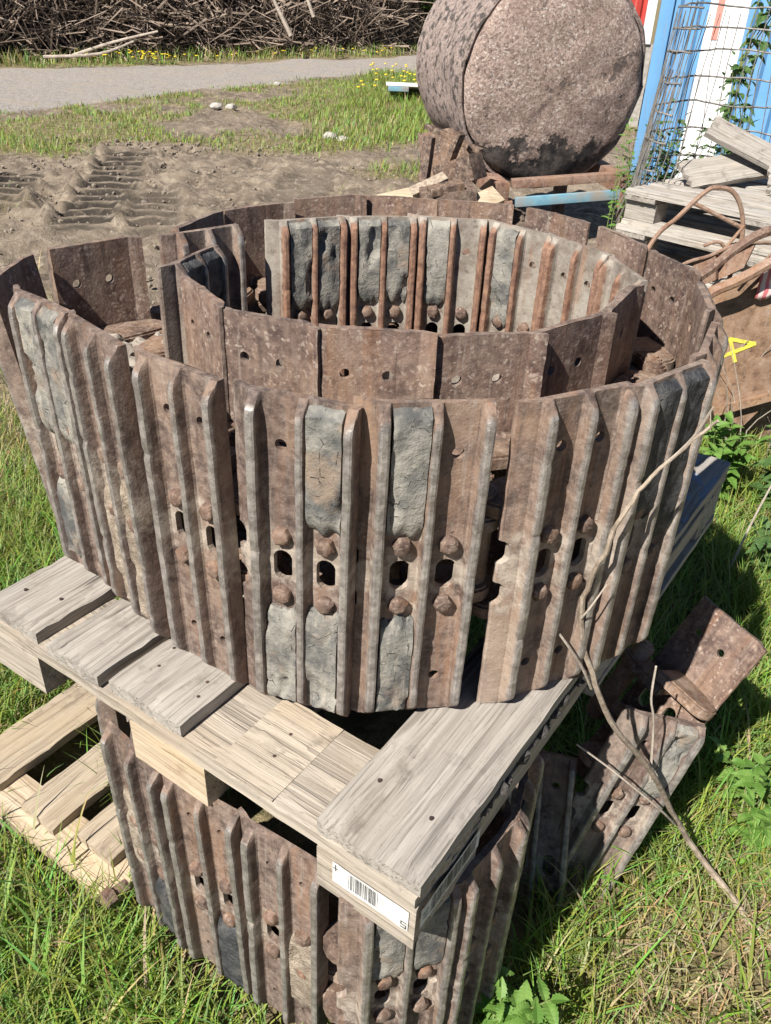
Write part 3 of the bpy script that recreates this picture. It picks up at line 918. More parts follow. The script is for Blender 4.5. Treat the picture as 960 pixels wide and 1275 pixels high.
# pallet frame: x (t) along the long side going away, y (s) along the short side to the left, origin at the near corner on top
pal = thing('wooden_pallet', 'weathered grey pallet with barcode stickers and one missing board between the two tracks', 'pallet', (.0553, .5353, Z0), (0, 0, PA))
for s0, w, T0, mat, nm in ((0, .145, 0, M_WOOD, 1), (.372, .139, .004, M_WOOD, 2), (.528, .112, -.003, M_WOOD, 3), (.672, .128, .004, M_WOOD, 4)):
    d = mkobj('deck_board', board_mesh('deck_board', 1.2, w, .022, nm * 4 + 1, mat), pal, (.6 + T0, s0 + w / 2, -.011))
    for tx in (.06, .09, .6, 1.12):
        for sy in (-.3, .3):
            if RND.random() < .35: continue
            mkobj('nail', NAIL, d, (tx - .6 + RND.uniform(-.012, .012), sy * w + RND.uniform(-.01, .01), .0106))
for t0, mat in ((.0, M_WOODB), (.5275, M_WOOD), (1.055, M_WOOD)):
    cb_ = mkobj('cross_board', board_mesh('cross_board', .8, .145, .022, t0 * 9 + 3, mat), pal, (t0 + .0725, .4, -.0332), (0, 0, pi / 2))
    if t0 == 0:
        cb_['label'] = 'board with a clean patch and nail holes where a plank is missing'
        for px_, py_ in ((.255 - .4, .018), (.262 - .4, -.022)):
            mkobj('nail', NAIL, cb_, (px_, py_, .0108))
        pm = board_mesh('clean_patch', .100, .1440, .0010, 77, M_PATCH, chip=.0004, bow=0)
        cp = mkobj('clean_patch', pm, cb_, (.262 - .4, 0, .0112))
blk = 0
for t0, Lb in ((0, .145), (.5275, .145), (1.055, .145)):
    for s0, Wb in ((0, .145), (.3275, .145), (.672, .128)):
        blk += 1
        mat = M_FRESH if (t0 == 0 and s0 == .3275) else (M_WOODB if t0 == 0 else M_WOOD)
        b = mkobj('block', board_mesh('block', Wb, Lb, .078, blk * 2.3, mat, chip=.006, bow=0), pal, (t0 + Lb / 2, s0 + Wb / 2, -.0832), (0, 0, pi / 2))
        if blk == 1: nearblk = b
        if mat is M_FRESH: b['label'] = 'split pale block'
mkobj('side_rail', board_mesh('side_rail', .42, .10, .046, 31, M_WOODB), pal, (.145 + .215, .052, -.067))
mkobj('side_rail', board_mesh('side_rail', .40, .10, .046, 37, M_WOODB), pal, (.86, .052, -.067))
for s0, w in ((0, .10), (.35, .10)):
    mkobj('bottom_board', board_mesh('bottom_board', .66, w, .020, 41 + s0, M_WOOD), pal, (.5 + .36, s0 + w / 2, -.1342 + .0015))
bl = mkobj('blue_stain', board_mesh('blue_stain', .30, .142, .0012, 55, M_BLUEWOOD, chip=.02, bow=0), pal, (1.047, .0725, .0012))


def sticker(W, H, bars, extra, seed):
    rr = random.Random(seed); mb = MB()
    nx = 14
    V = []; F = []
    for i in range(nx + 1):
        u = i / nx; x = -W / 2 + W * u
        t0 = .002 * fb(seed, u * 5, 0, 2); t1 = .002 * fb(seed, u * 5, 5, 2)
        V += [(x, 0, -H / 2 + t0), (x, 0, H / 2 + t1)]
    for i in range(nx): F.append((2 * i, 2 * i + 2, 2 * i + 3, 2 * i + 1))
    mb.add(V, F, 0)
    x = bars[0]
    while x < bars[1]:
        w = rr.choice([.0006, .0009, .0014]); g = rr.choice([.0007, .0011, .0018])
        mb.add([(x, -.0004, -H * bars[2]), (x + w, -.0004, -H * bars[2]), (x + w, -.0004, H * bars[3]), (x, -.0004, H * bars[3])], [(0, 1, 2, 3)], 1)
        x += w + g
    for (ex, ez, ew, eh) in extra:
        mb.add([(ex, -.0004, ez), (ex + ew, -.0004, ez), (ex + ew, -.0004, ez + eh), (ex, -.0004, ez + eh)], [(0, 1, 2, 3)], 1)
    return mb.mesh('sticker', [M_LABEL, M_INK])


# on the short end of the corner block and on its long side (block axes: x across the end, y along minus t)
st1 = mkobj('barcode_sticker', sticker(.108, .037, (-.030, .012, .34, .40), [(-.05, .004, .0015, .012), (-.053, .008, .007, .0015), (.044, -.016, .008, .0015), (.044, -.011, .008, .0015), (.044, -.006, .008, .0015), (.044, -.011, .0015, .006), (.0505, -.016, .0015, .006)], 3), nearblk)
st1.location = (-.010, .0745, .010); st1.rotation_euler = (0, 0, pi)
st2 = mkobj('barcode_sticker', sticker(.135, .036, (-.045, .060, .36, .40), [(-.062, -.006, .012, .002), (-.062, .002, .012, .002)], 9), nearblk)
st2.location = (-.0745, -.002, .012); st2.rotation_euler = (0, 0, -pi / 2)

# packed black soil in the slot under the right edge of the pallet
mb = MB()
for k in range(150):
    tt = RND.uniform(.15, .66); r = RND.uniform(.006, .012)
    c = Vector((tt, RND.uniform(-.001, .03), -.033 + RND.uniform(-.006, .006)))
    bm = bmesh.new(); bmesh.ops.create_icosphere(bm, subdivisions=1, radius=r)
    P_ = [v.co * (1 + .35 * fb(v.co.x * 160 + k, v.co.y * 160, v.co.z * 160)) + c for v in bm.verts]
    bm.verts.index_update(); mb.add(P_, [[v.index for v in f.verts] for f in bm.faces]); bm.free()
so_ = mb.build('soil_clods', M_DIRT, pal); so_['kind'] = 'stuff'

# pallet on the ground at the left
gp = thing('wooden_pallet', 'yellowish pallet lying in the grass at left, half under the lower track', 'pallet', (-.478, .895, .08), (0, 0, radians(57)))
for s0, w in ((.02, .10), (.165, .10), (.335, .115)):
    mkobj('deck_board', board_mesh('deck_board', .62, w, .022, s0 * 20 + 2, M_YWOOD), gp, (.31 + (.012 if s0 > .1 else .03), s0 + w / 2, -.011))
mkobj('cross_board', board_mesh('cross_board', .56, .09, .022, 61, M_FRESH, chip=.008), gp, (.028, .25, -.033), (0, 0, pi / 2))
mkobj('cross_board', board_mesh('cross_board', .56, .09, .022, 63, M_YWOOD), gp, (.56, .25, -.033), (0, 0, pi / 2))
for s0 in (.05, .28, .46):
    mkobj('block', board_mesh('block', .09, .09, .034, s0 * 30 + 5, M_YWOOD, bow=0), gp, (.03, s0, -.0612))
mb = MB(); mb.tube([(0, 0, 0), (.03, 0, 0)], .012, 6); mb.tube([(.0, 0, 0), (-.018, 0, 0)], .017, 6)
nut = tag(mb.build('bolt', M_BOLT), 'loose rusty hex bolt lying at the edge of the yellowish ground pallet', 'bolt'); nut.location = (-.455, .868, .075); nut.rotation_euler = (0, .1, .9)

# ------------------------------------------------------------------ dead twig in front
tw = thing('dead_branch', 'thin bare dead branch leaning in front of the tracks at right', 'branch', (.75, .87, 0))
T0_ = Vector((.75, .87, 0))


def smooth_path(pts, k=4):
    pts = [Vector(p) for p in pts]; out = []
    for i in range(len(pts) - 1):
        p0 = pts[max(i - 1, 0)]; p1 = pts[i]; p2 = pts[i + 1]; p3 = pts[min(i + 2, len(pts) - 1)]
        for q in range(k):
            t = q / k
            out.append(.5 * ((2 * p1) + (p2 - p0) * t + (2 * p0 - 5 * p1 + 4 * p2 - p3) * t * t + (3 * p1 - p0 - 3 * p2 + p3) * t ** 3))
    out.append(pts[-1]); return out


main = [(.75, .87, 0), (.70, .93, .03), (.598, 1.0, .13)]
main += [(.455, .93, .395), (.36, .88, .54), (.296, .86, .672), (.262, .85, .79), (.268, .84, .875), (.285, .84, .945), (.305, .85, .98), (.345, .86, 1.03), (.372, .855, 1.066)]
mb = MB(); sp_ = smooth_path([Vector(p) - T0_ for p in main], 5)
sp_ = [p + Vector((fb(i * .35, 1, 0, 2), fb(i * .35, 5, 0, 2), 0)) * .006 for i, p in enumerate(sp_)]
mb.tube(sp_, [.0078 - .0060 * (i / (len(sp_) - 1)) ** .6 for i in range(len(sp_))], 7)
mb.build('stem', M_BARK, tw)


def twig(pts, r0_, r1_):
    mb = MB(); q = smooth_path([Vector(p) - T0_ for p in pts], 4)
    mb.tube(q, [r0_ + (r1_ - r0_) * i / (len(q) - 1) for i in range(len(q))], 5)
    return mb.build('twig', M_PALEBARK, tw)


twig([(.235, .838, .757), (.272, .842, .703), (.305, .868, .632)], .0015, .0026)
twig([(.424, .95, .605), (.431, .95, .537), (.446, .95, .484), (.467, .945, .352)], .0017, .0025)
twig([(.321, .92, .459), (.39, .92, .401), (.489, .93, .301), (.548, .972, .208)], .0015, .0024)
twig([(.351, .83, 1.093), (.342, .84, 1.05), (.325, .852, 1.01)], .0012, .0018)
twig([(.282, .835, .842), (.268, .838, .80), (.263, .848, .775)], .0010, .0015)

# ------------------------------------------------------------------ brush heap beyond the road
M_BRUSH = plain_noise('dry_brushwood', (0.09, 0.066, 0.05), (0.34, 0.265, 0.21), 1.3, 0.9, 0.4, 0.01)
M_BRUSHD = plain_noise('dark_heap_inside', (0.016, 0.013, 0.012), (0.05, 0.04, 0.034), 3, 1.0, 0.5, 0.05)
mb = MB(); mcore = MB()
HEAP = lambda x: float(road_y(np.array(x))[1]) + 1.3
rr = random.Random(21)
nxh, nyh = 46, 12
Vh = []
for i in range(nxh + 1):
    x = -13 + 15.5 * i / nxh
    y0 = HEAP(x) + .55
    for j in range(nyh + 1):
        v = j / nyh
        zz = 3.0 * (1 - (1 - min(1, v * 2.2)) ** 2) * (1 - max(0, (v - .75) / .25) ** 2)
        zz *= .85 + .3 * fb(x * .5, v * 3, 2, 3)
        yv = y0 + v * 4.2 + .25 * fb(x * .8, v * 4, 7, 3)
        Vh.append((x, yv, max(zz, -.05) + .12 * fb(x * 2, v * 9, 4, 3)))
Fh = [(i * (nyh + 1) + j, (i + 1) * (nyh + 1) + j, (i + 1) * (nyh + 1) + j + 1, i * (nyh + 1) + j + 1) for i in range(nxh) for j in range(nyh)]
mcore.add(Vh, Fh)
for k in range(5200):
    x = rr.uniform(-12.5, 1.8); h_ = rr.random() ** .8 * 2.3
    y = HEAP(x) + .05 + .5 * h_ + rr.uniform(-.25, .35)
    L = rr.choice([.5, .8, 1.2, 1.9]) * rr.uniform(.7, 1.2)
    a = rr.gauss(0.1, .75); e = rr.gauss(.1, .5)
    if rr.random() < .25: e = rr.uniform(.7, 1.5) * rr.choice([-1, 1])
    d = Vector((cos(a) * cos(e) * rr.choice([-1, 1]), sin(a) * cos(e) * .7, sin(e)))
    c = Vector((x, y, max(.03, h_)))
    p0 = c - d * L / 2; p2 = c + d * L / 2
    if p0.z < 0: p0.z = .02
    if p2.z < 0: p2.z = .02
    p1 = c + Vector((rr.gauss(0, .06), rr.gauss(0, .06), rr.gauss(0, .06)))
    r = rr.choice([.006, .008, .012, .02]) * rr.uniform(.8, 1.3)
    mb.tube([p0, p1, p2], [r, r * .85, r * .4], 3, caps=False)
br = mb.build('brushwood', M_BRUSH, None, None); br['kind'] = 'stuff'
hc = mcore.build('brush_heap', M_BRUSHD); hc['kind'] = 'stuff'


def log(label, pts, r, mat=M_PALEBARK, group=None):
    mb = MB(); base = Vector(pts[0]); q = smooth_path([Vector(p) - base for p in pts], 4)
    mb.tube(q, [r * (1 - .5 * i / (len(q) - 1)) for i in range(len(q))], 7)
    o = tag(mb.build('branch', mat), label, 'branch', group); o.location = base
    return o


# ------------------------------------------------------------------ tank on its frame
def tank_mat():
    t = NT('crusted_tank'); v = t.coord()
    n1 = t.noise(v, 3.2, 6, 0.68); n2 = t.noise(v, 38, 8, 0.78); n3 = t.noise(v, 11, 6, .7)
    vc = t.n('TexVoronoi'); t.set(vc.inputs['Vector'], v); vc.inputs['Scale'].default_value = 95
    gr = t.n('SeparateColor', ins={0: vc.outputs['Color']}).outputs[0]
    c = t.mix(gr, (0.30, 0.215, 0.18), (0.60, 0.465, 0.40))
    c = t.mix(t.ramp(gr, .90, .97), c, (0.66, 0.58, 0.53))
    c = t.mix(t.ramp(n2, .48, .34, 0, .85), c, (0.11, 0.075, 0.066))
    c = t.mix(t.ramp(n1, .46, .66, 0, .55), c, (0.25, 0.165, 0.135))
    sx = t.n('SeparateXYZ', ins={0: v})
    hole = t.ramp(t.noise(v, 4.6, 7, .74), .575, .635); z = sx.outputs[2]
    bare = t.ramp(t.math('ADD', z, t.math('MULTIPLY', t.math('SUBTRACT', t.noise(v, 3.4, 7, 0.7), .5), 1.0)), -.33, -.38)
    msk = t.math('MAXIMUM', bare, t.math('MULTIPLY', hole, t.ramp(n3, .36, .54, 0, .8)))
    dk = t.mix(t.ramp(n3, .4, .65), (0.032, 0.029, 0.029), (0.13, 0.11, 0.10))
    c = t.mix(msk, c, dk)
    h = t.math('MULTIPLY', t.math('ADD', n2, t.math('MULTIPLY', gr, .35)), t.math('SUBTRACT', 1.0, t.math('MULTIPLY', msk, .7)))
    return t.fin(c, .97, t.bump(h, 1.0, .022))


M_TANK = tank_mat()
M_TANKSIDE = plain_noise('grey_felt_wrap', (0.22, 0.165, 0.145), (0.47, 0.375, 0.335), 70, .95, 1.0, .014, (0.075, 0.066, 0.06), .95)
RT = .585; CT = Vector((.915, 5.62, .985))
tank = thing('storage_tank', 'large round tank with pebbly pink crust lying on a rusty frame', 'tank', CT)
axis = Vector((-.31, 1.0, .07)).normalized()
Rz = axis.to_track_quat('Y', 'Z').to_matrix()
mb = MB(); n = 96; V = []; F = []
rings = [(0.0, -.075), (.08, -.073), (.17, -.068), (.25, -.062), (.33, -.053), (.40, -.042), (.46, -.03), (.51, -.016), (.55, -.002), (.565, .012), (.58, .03), (.585, .06)]
for r, y in rings[1:]:
    for k in range(n):
        a = 2 * pi * k / n
        w = 1 + .012 * fb(cos(a) * r * 5, sin(a) * r * 5, y, 3)
        V.append(Rz @ Vector((r * w * (1 + .018 * fb(cos(a) * 1.5, sin(a) * 1.5, 8, 2)) * cos(a), y + .014 * fb(cos(a) * r * 7, sin(a) * r * 7, 2, 4), r * w * sin(a))))
V.append(Rz @ Vector((0, rings[0][1], 0))); ci = len(V) - 1
for k in range(n): F.append((ci, (k + 1) % n, k))
for i in range(len(rings) - 2):
    for k in range(n):
        a = i * n + k; b = i * n + (k + 1) % n; F.append((a, b, b + n, a + n))
mb.add(V, F); mb.build('end_cap', M_TANK, tank, 60)
mb = MB(); V = []; F = []
ys = [.05] + list(np.linspace(.10, .95, 18))
for i, y in enumerate(ys):
    for k in range(n):
        a = 2 * pi * k / n
        w = RT + .012 + .016 * fb(cos(a) * 3, sin(a) * 3, y * 3, 4) + (.014 if i in (1, 2, 3) else 0)
        V.append(Rz @ Vector((w * cos(a), y, w * sin(a))))
for i in range(len(ys) - 1):
    for k in range(n):
        a = i * n + k; b = i * n + (k + 1) % n; F.append((a, b, b + n, a + n))
F.append(tuple((len(ys) - 1) * n + k for k in range(n)))
mb.add(V, F); mb.build('shell', M_TANKSIDE, tank, 60)
mb = MB()                                   # torn edge seam of the wrap
sp_ = [Rz @ Vector(((RT + .014 + .010 * fb(k * .3, 2, 0, 2)) * cos(2 * pi * k / 72), .055 + .03 * fb(k * .21, 0, 0, 3), (RT + .014 + .010 * fb(k * .3, 2, 0, 2)) * sin(2 * pi * k / 72))) for k in range(73)]
mb.tube(sp_, .014, 6); mb.build('torn_edge', M_TANKSIDE, tank)

M_FRAME = rust_mat('rusty_channel_steel', dark=(0.12, 0.055, 0.04), mid=(0.24, 0.125, 0.09), sc=.5, orange=.4, dust=.4)
M_BLUEP = plain_noise('chipped_blue_paint', (0.12, 0.27, 0.36), (0.20, 0.36, 0.44), 8, .7, .3, .003, (0.30, 0.24, 0.19), .85)
M_FRAMED = rust_mat('dark_rusty_scrap', dark=(0.035, 0.024, 0.02), mid=(0.095, 0.06, 0.045), sc=.5, orange=.2, dust=.25)
fr = thing('tank_cradle', 'rusty channel steel frame with a chipped blue rail under the tank', 'frame', (.65, 5.3, .32))
O_ = Vector((.65, 5.3, .32))


def bar(name, a, b, w, hgt, mat, par, off=O_):
    a, b = Vector(a) - off, Vector(b) - off
    d = b - a; L = d.length; mb = MB()
    R = d.to_track_quat('X', 'Z').to_matrix()
    mb.box((a + b) / 2, (L, w, hgt), R, 0, .004)
    return mb.build(name, mat, par)


bar('side_beam', (.62, 5.32, .42), (.36, 6.65, .44), .09, .11, M_FRAME, fr)
bar('side_beam', (1.42, 5.40, .46), (1.16, 6.7, .48), .09, .11, M_FRAME, fr)
bar('top_rail', (.67, 5.31, .475), (1.38, 5.38, .54), .07, .05, M_FRAME, fr)
bar('blue_rail', (.70, 5.28, .375), (1.36, 5.34, .44), .03, .055, M_BLUEP, fr)
bar('upright', (1.345, 5.345, .36), (1.35, 5.345, .53), .05, .03, M_FRAME, fr)
for p in ((.645, 5.36), (1.42, 5.44), (.40, 6.55), (1.2, 6.6)):
    bar('leg', (p[0], p[1], -.01), (p[0], p[1], .37), .09, .09, M_FRAME, fr)
bar('cross_beam', (.45, 6.2, .39), (1.25, 6.25, .42), .08, .09, M_FRAME, fr)


def single(name, label, cat, a, b, w, hgt, mat, roll=0.0, group=None, bev=.004):
    a, b = Vector(a), Vector(b); d = b - a; c = (a + b) / 2; mb = MB()
    R = d.to_track_quat('X', 'Z').to_matrix() @ Matrix.Rotation(roll, 3, 'X')
    mb.box((0, 0, 0), (d.length, w, hgt), R, 0, bev)
    o = tag(mb.build(name, mat), label, cat, group); o.location = c
    return o


# scrap to the left of the tank frame
jb = thing('steel_bracket', 'dark rusty box bracket leaning on the left beam of the tank frame', 'bracket', (.36, 5.2, .55))
JO = Vector((.36, 5.2, .55))
bar('block', (.24, 5.25, .50), (.44, 5.12, .60), .16, .14, M_FRAMED, jb, JO)
bar('arm', (.23, 5.30, .42), (.33, 5.18, .76), .05, .04, M_FRAMED, jb, JO)
bar('arm', (.46, 5.22, .66), (.14, 5.55, .74), .04, .03, M_FRAMED, jb, JO)
single('steel_plate', 'dark rusty plate standing upright behind the box bracket', 'steel plate', (.12, 5.75, .52), (.50, 5.75, .60), .30, .02, M_FRAMED, radians(70))
single('angle_iron', 'rusty angle iron sticking up left of the box bracket', 'steel bar', (.10, 5.3, .0), (.16, 5.4, .70), .06, .05, M_FRAMED)
single('steel_bar', 'grey weathered bar lying slanted low beside the box bracket', 'steel bar', (-.12, 4.95, .36), (.26, 5.12, .52), .07, .06, M_BARK, .4)
rub = thing('scrap_block', 'dark brown scrap casting lying behind the rear plates of the upper track', 'scrap', (.28, 4.9, .44))
bar('casting', (.12, 4.9, .43), (.42, 4.92, .47), .22, .12, M_FRAMED, rub, Vector((.28, 4.9, .44)))
bar('flange', (.16, 4.84, .50), (.34, 4.88, .54), .12, .04, M_FRAMED, rub, Vector((.28, 4.9, .44)))
single('plank', 'short yellow plank behind the track at the foot of the tank frame', 'plank', (.40, 4.80, .44), (.55, 4.9, .49), .12, .03, M_FRESH, .5)
single('plank', 'narrow yellow plank end beside the grey slanted bar', 'plank', (-.20, 4.62, .45), (.06, 4.72, .50), .10, .03, M_FRESH, .5)
# stand the scrap on a low heap of earth and iron
heap = MB(); V = []; F = []
for i in range(21):
    for j in range(17):
        x = -.35 + 1.5 * i / 20; y = 4.35 + 2.1 * j / 16
        e = min(i, 20 - i, j, 16 - j) / 5
        V.append((x, y, -.04 + min(1, e) * (.30 + .13 * fb(x * 4, y * 4, 1, 4))))
for i in range(20):
    for j in range(16):
        a = i * 17 + j; F.append((a, a + 17, a + 18, a + 1))
heap.add(V, F); hp = heap.build('soil_heap', plain_noise('brown_rubbly_soil', (0.09, 0.065, 0.05), (0.22, 0.17, 0.13), 25, .95, 1.0, .02)); hp['kind'] = 'structure'

# ------------------------------------------------------------------ container and red shed
def corr_mat(name, col, white=None):
    t = NT(name); v = t.coord(); n1 = t.noise(v, 5, 5, .6); n2 = t.noise(t.mapping(v, (25, 25, 1.5)), 1, 4, .6)
    c = t.mix(t.ramp(n1, .35, .7, 0, .35), col, tuple(min(1, k * 1.25 + .03) for k in col))
    c = t.mix(t.ramp(n2, .52, .75, 0, .45), c, (0.30, 0.27, 0.24))
    c = t.mix(t.ramp(t.noise(t.mapping(v, (60, 60, 3)), 1, 4, .7), .60, .72, 0, .5), c, (0.22, 0.15, 0.11))
    return t.fin(c, .55, t.bump(n1, .1, .004))


M_CBLUE = corr_mat('sun_bleached_blue_paint', (0.13, 0.31, 0.54))
M_CWHITE = corr_mat('white_paint', (0.80, 0.80, 0.80))
M_CRED = corr_mat('faded_red_paint', (0.72, 0.25, 0.20))
cont = thing('shipping_container', 'light blue corrugated container with a white and red vertical stripe', 'container', (1.93, 7.5, 0), (0, 0, radians(-17)))
CW = 4.2


def corrugated(x0, x1, z0, z1, pitch=.14, dep=.028, y=0.0):
    mb = MB(); V = []; x = x0; pts = []
    while x < x1:
        for dx, dy in ((0, 0), (.30, 0), (.5, dep), (.80, dep)):
            if x + dx * pitch <= x1: pts.append((x + dx * pitch, y + dy))
        x += pitch
    pts.append((x1, y))
    for (px_, py_) in pts: V += [(px_, py_, z0), (px_, py_, z1)]
    mb.add(V, [(2 * i, 2 * i + 2, 2 * i + 3, 2 * i + 1) for i in range(len(pts) - 1)])
    return mb


corrugated(.10, .36, .12, 2.5).build('wall_panel', M_CBLUE, cont)
mb = MB(); mb.box((.50, .012, 1.31), (.285, .02, 2.38)); mb.build('white_stripe', M_CWHITE, cont)
mb = MB(); mb.box((.435, -.001, 1.85), (.045, .006, 1.30)); mb.build('red_stripe', M_CRED, cont)
corrugated(.6425, CW, .12, 2.5).build('wall_panel', M_CBLUE, cont)
mb = MB(); mb.box((.05, .03, 1.31), (.10, .12, 2.62), None, 0, .01); mb.build('corner_post', M_CBLUE, cont)
mb = MB(); mb.box((CW / 2, .07, .07), (CW, .10, .12), None, 0, .01); mb.build('bottom_rail', M_CBLUE, cont)
mb = MB(); mb.box((CW / 2, .07, 2.56), (CW, .10, .12), None, 0, .01); mb.build('top_rail', M_CBLUE, cont)
mb = MB(); mb.box((CW / 2 + .05, 1.25, 1.31), (CW - .12, 2.2, 2.5)); mb.build('body', M_CBLUE, cont)

shed = thing('red_shed', 'red boarded shed with white corner trim beyond the tank', 'shed', (2.0, 12, 0))
M_RED = corr_mat('red_board_paint', (0.42, 0.045, 0.035))
corrugated(0, .92, .95, 3.2, .16, .03).build('wall', M_RED, shed)
mb = MB(); mb.box((.98, .01, 2.08), (.11, .07, 2.26)); mb.build('corner_trim', M_CWHITE, shed)
mb = MB(); mb.box((.50, .20, .46), (1.15, .4, .97)); mb.build('foundation', M_STONE, shed)
mb = MB(); mb.box((.46, 1.6, 2.05), (.96, 3.05, 2.2)); mb.build('body', M_RED, shed)
mb = MB(); mb.tube([(.62, -.04, 1.38), (.62, -.04, 3.2)], .035, 8); mb.build('downpipe', M_RED, shed)

# ------------------------------------------------------------------ pallet stack at the right
def stack_pallet(label, loc, rz, s, group='grey pallets stacked behind the scrap iron'):
    p = thing('wooden_pallet', label, 'pallet', loc, (0, 0, rz), group)
    for k in range(5):
        w = .145 if k % 2 == 0 else .10
        yv = [-.3275, -.165, 0, .165, .3275][k]
        mkobj('deck_board', DECK[w], p, (0, yv, .133))
    for tx in (-.5275, 0, .5275):
        mkobj('cross_board', CROSS, p, (tx, 0, .111), (0, 0, pi / 2))
        for sy in (-.3275, 0, .3275):
            mkobj('block', BLOCK, p, (tx, sy, .061))
    for sy in (-.34, 0, .34): mkobj('bottom_board', BOTTOM, p, (0, sy, .011))
    return p


DECK = {.145: board_mesh('deck_board', 1.2, .145, .022, 91, M_PALEWOOD, cell=.08), .10: board_mesh('deck_board', 1.2, .10, .022, 93, M_PALEWOOD, cell=.08)}
CROSS = board_mesh('cross_board', .8, .145, .022, 95, M_WOOD, cell=.08); BLOCK = board_mesh('block', .145, .10, .078, 97, M_WOOD, bow=0)
BOTTOM = board_mesh('bottom_board', 1.2, .10, .022, 99, M_PALEWOOD, cell=.08)
SR = radians(-45); base_ = Vector((1.675, 3.60, 0))
labs = ['topmost grey pallet of the stack behind the rusty hoop', 'second pallet from the top of the stack behind the rusty hoop', 'third pallet from the top of the stack behind the rusty hoop', 'fourth pallet from the top of the stack behind the rusty hoop', 'fifth pallet from the top of the stack behind the rusty hoop']
for k in range(5):
    stack_pallet(labs[k], base_ + Vector((RND.uniform(-.03, .03), RND.uniform(-.02, .02), .05 + (4 - k) * .1455)), SR + RND.uniform(-.03, .03), k)
# broken boards on top of the stack
for a, b, w, lab in (((1.22, 3.85, .81), (1.62, 3.98, .86), .16, 'pale splintered board lying on the pallet stack inside the wire roll'),
                     ((1.34, 4.02, 1.00), (1.74, 3.85, .84), .13, 'pale broken plank leaning inside the wire roll with its dark underside showing'),
                     ((1.55, 3.75, .82), (1.98, 3.6, .93), .18, 'light board propped at the right edge inside the wire roll')):
    d = Vector(b) - Vector(a)
    o = mkobj('broken_board', board_mesh('broken_board', d.length, w, .024, w * 77, M_WOOD, chip=.03, cell=.03))
    o.matrix_world = Matrix.Translation((Vector(a) + Vector(b)) / 2) @ (d.to_track_quat('X', 'Z').to_matrix() @ Matrix.Rotation(.5, 3, 'X')).to_4x4()
    tag(o, lab, 'board', 'broken boards inside the wire roll')

# ------------------------------------------------------------------ wire mesh roll
M_WIRE = plain_noise('weathered_galvanised_wire', (0.11, 0.10, 0.092), (0.27, 0.25, 0.225), 40, .6, .2)
mb = MB()
mc = Vector((1.47, 4.03)); NW = 20
levels = [.70, .82, .94, 1.05, 1.16, 1.27, 1.36, 1.44]


def mring(z, a):
    rr_ = .33 + .10 * (1.44 - z) + .015 * sin(a * 5 + z * 4)
    rr_ += .022 * fb(a * 1.7, z * 5, 2, 3)
    return Vector((rr_ * cos(a), rr_ * sin(a) * .9, z + .022 * fb(a * 1.3, z * 3, 6, 3)))


aa = np.linspace(radians(-25), radians(205), 40)
for z in levels: mb.tube([mring(z, a) for a in aa], .0042, 5)
for k in range(34):
    a = radians(-25) + radians(230) * (k + RND.uniform(-.35, .35)) / 33
    mb.tube([mring(.66, a) + Vector((0, 0, -.62)) * .0, mring(.9, a + RND.uniform(-.05, .05)), mring(1.2, a + RND.uniform(-.05, .05)), mring(RND.uniform(1.40, 1.46), a + RND.uniform(-.04, .04))], .0022, 4)
for k in range(10):                         # loose wire ends and stalks caught in the mesh
    a = RND.uniform(2.6, 3.6)
    p = mring(RND.uniform(.66, .8), a)
    mb.tube([p, p + Vector((RND.uniform(-.08, .02), RND.uniform(-.1, .05), RND.uniform(-.3, -.1)))], .0025, 4)
wr = tag(mb.build('wire_mesh_roll', M_WIRE), 'open roll of rusty sheep wire standing on the pallet stack', 'wire mesh'); wr.location = (mc.x, mc.y, 0)
mb = MB()                                   # nearer slack wires that hang down in front of the stack
for k in range(16):
    a = radians(150 + 4.5 * k); p = mring(.95, a); q = mring(.70, a)
    e = Vector((q.x * 1.12 - .02, q.y * 1.25 - .22, .42 + .1 * fb(k * .7)))
    mb.tube(smooth_path([mring(1.2, a), p, q, e], 3), .0022, 4)
w2 = tag(mb.build('wire_mesh', M_WIRE), 'slack grey wires hanging down at the left of the pallet stack', 'wire mesh'); w2.location = (mc.x, mc.y, 0)

# ------------------------------------------------------------------ scrap iron at the right
M_PIPE = rust_mat('rusty_round_bar', dark=(0.17, 0.085, 0.055), mid=(0.31, 0.19, 0.13), sc=.8, orange=.4, dust=.4)
M_SHEET = rust_mat('orange_rusty_sheet', dark=(0.17, 0.10, 0.06), mid=(0.28, 0.175, 0.105), tan=(0.40, 0.30, 0.20), sc=.35, orange=.35, dust=.3, speck=.2)


def rod(name, label, cat, pts, r, mat=M_PIPE, parts=None, n=8):
    base = Vector(pts[0]); mb = MB(); mb.tube(smooth_path([Vector(p) - base for p in pts], 5), r, n)
    for q in (parts or []): mb.tube([Vector(p) - base for p in q], r * .9, n)
    o = tag(mb.build(name, mat), label, cat); o.location = base
    return o


rod('bent_rod', 'thin rusty rod bent to a hoop with a cross bar in front of the pallets', 'rod', [(.78, 2.9, .40), (.918, 3.1, .691), (1.001, 3.1, .803), (1.078, 3.1, .893), (1.12, 3.1, .906), (1.17, 3.1, .896), (1.213, 3.1, .845), (1.244, 3.1, .757), (1.241, 3.1, .66), (1.22, 3.08, .3)], .0085, parts=[[(1.048, 3.1, .85), (1.235, 3.1, .775)]])
rod('rusty_pipe', 'thick rusty pipe curving to the right above the orange sheet', 'pipe', [(.93, 2.85, .46), (.996, 2.9, .588), (1.087, 2.9, .677), (1.161, 2.9, .755), (1.254, 2.9, .815), (1.5, 2.95, .86)], .017)
rod('rusty_pipe', 'second thick rusty pipe lying just below the curved one', 'pipe', [(.98, 2.74, .50), (1.056, 2.8, .61), (1.142, 2.8, .665), (1.187, 2.8, .695), (1.27, 2.8, .745), (1.5, 2.9, .76)], .019)
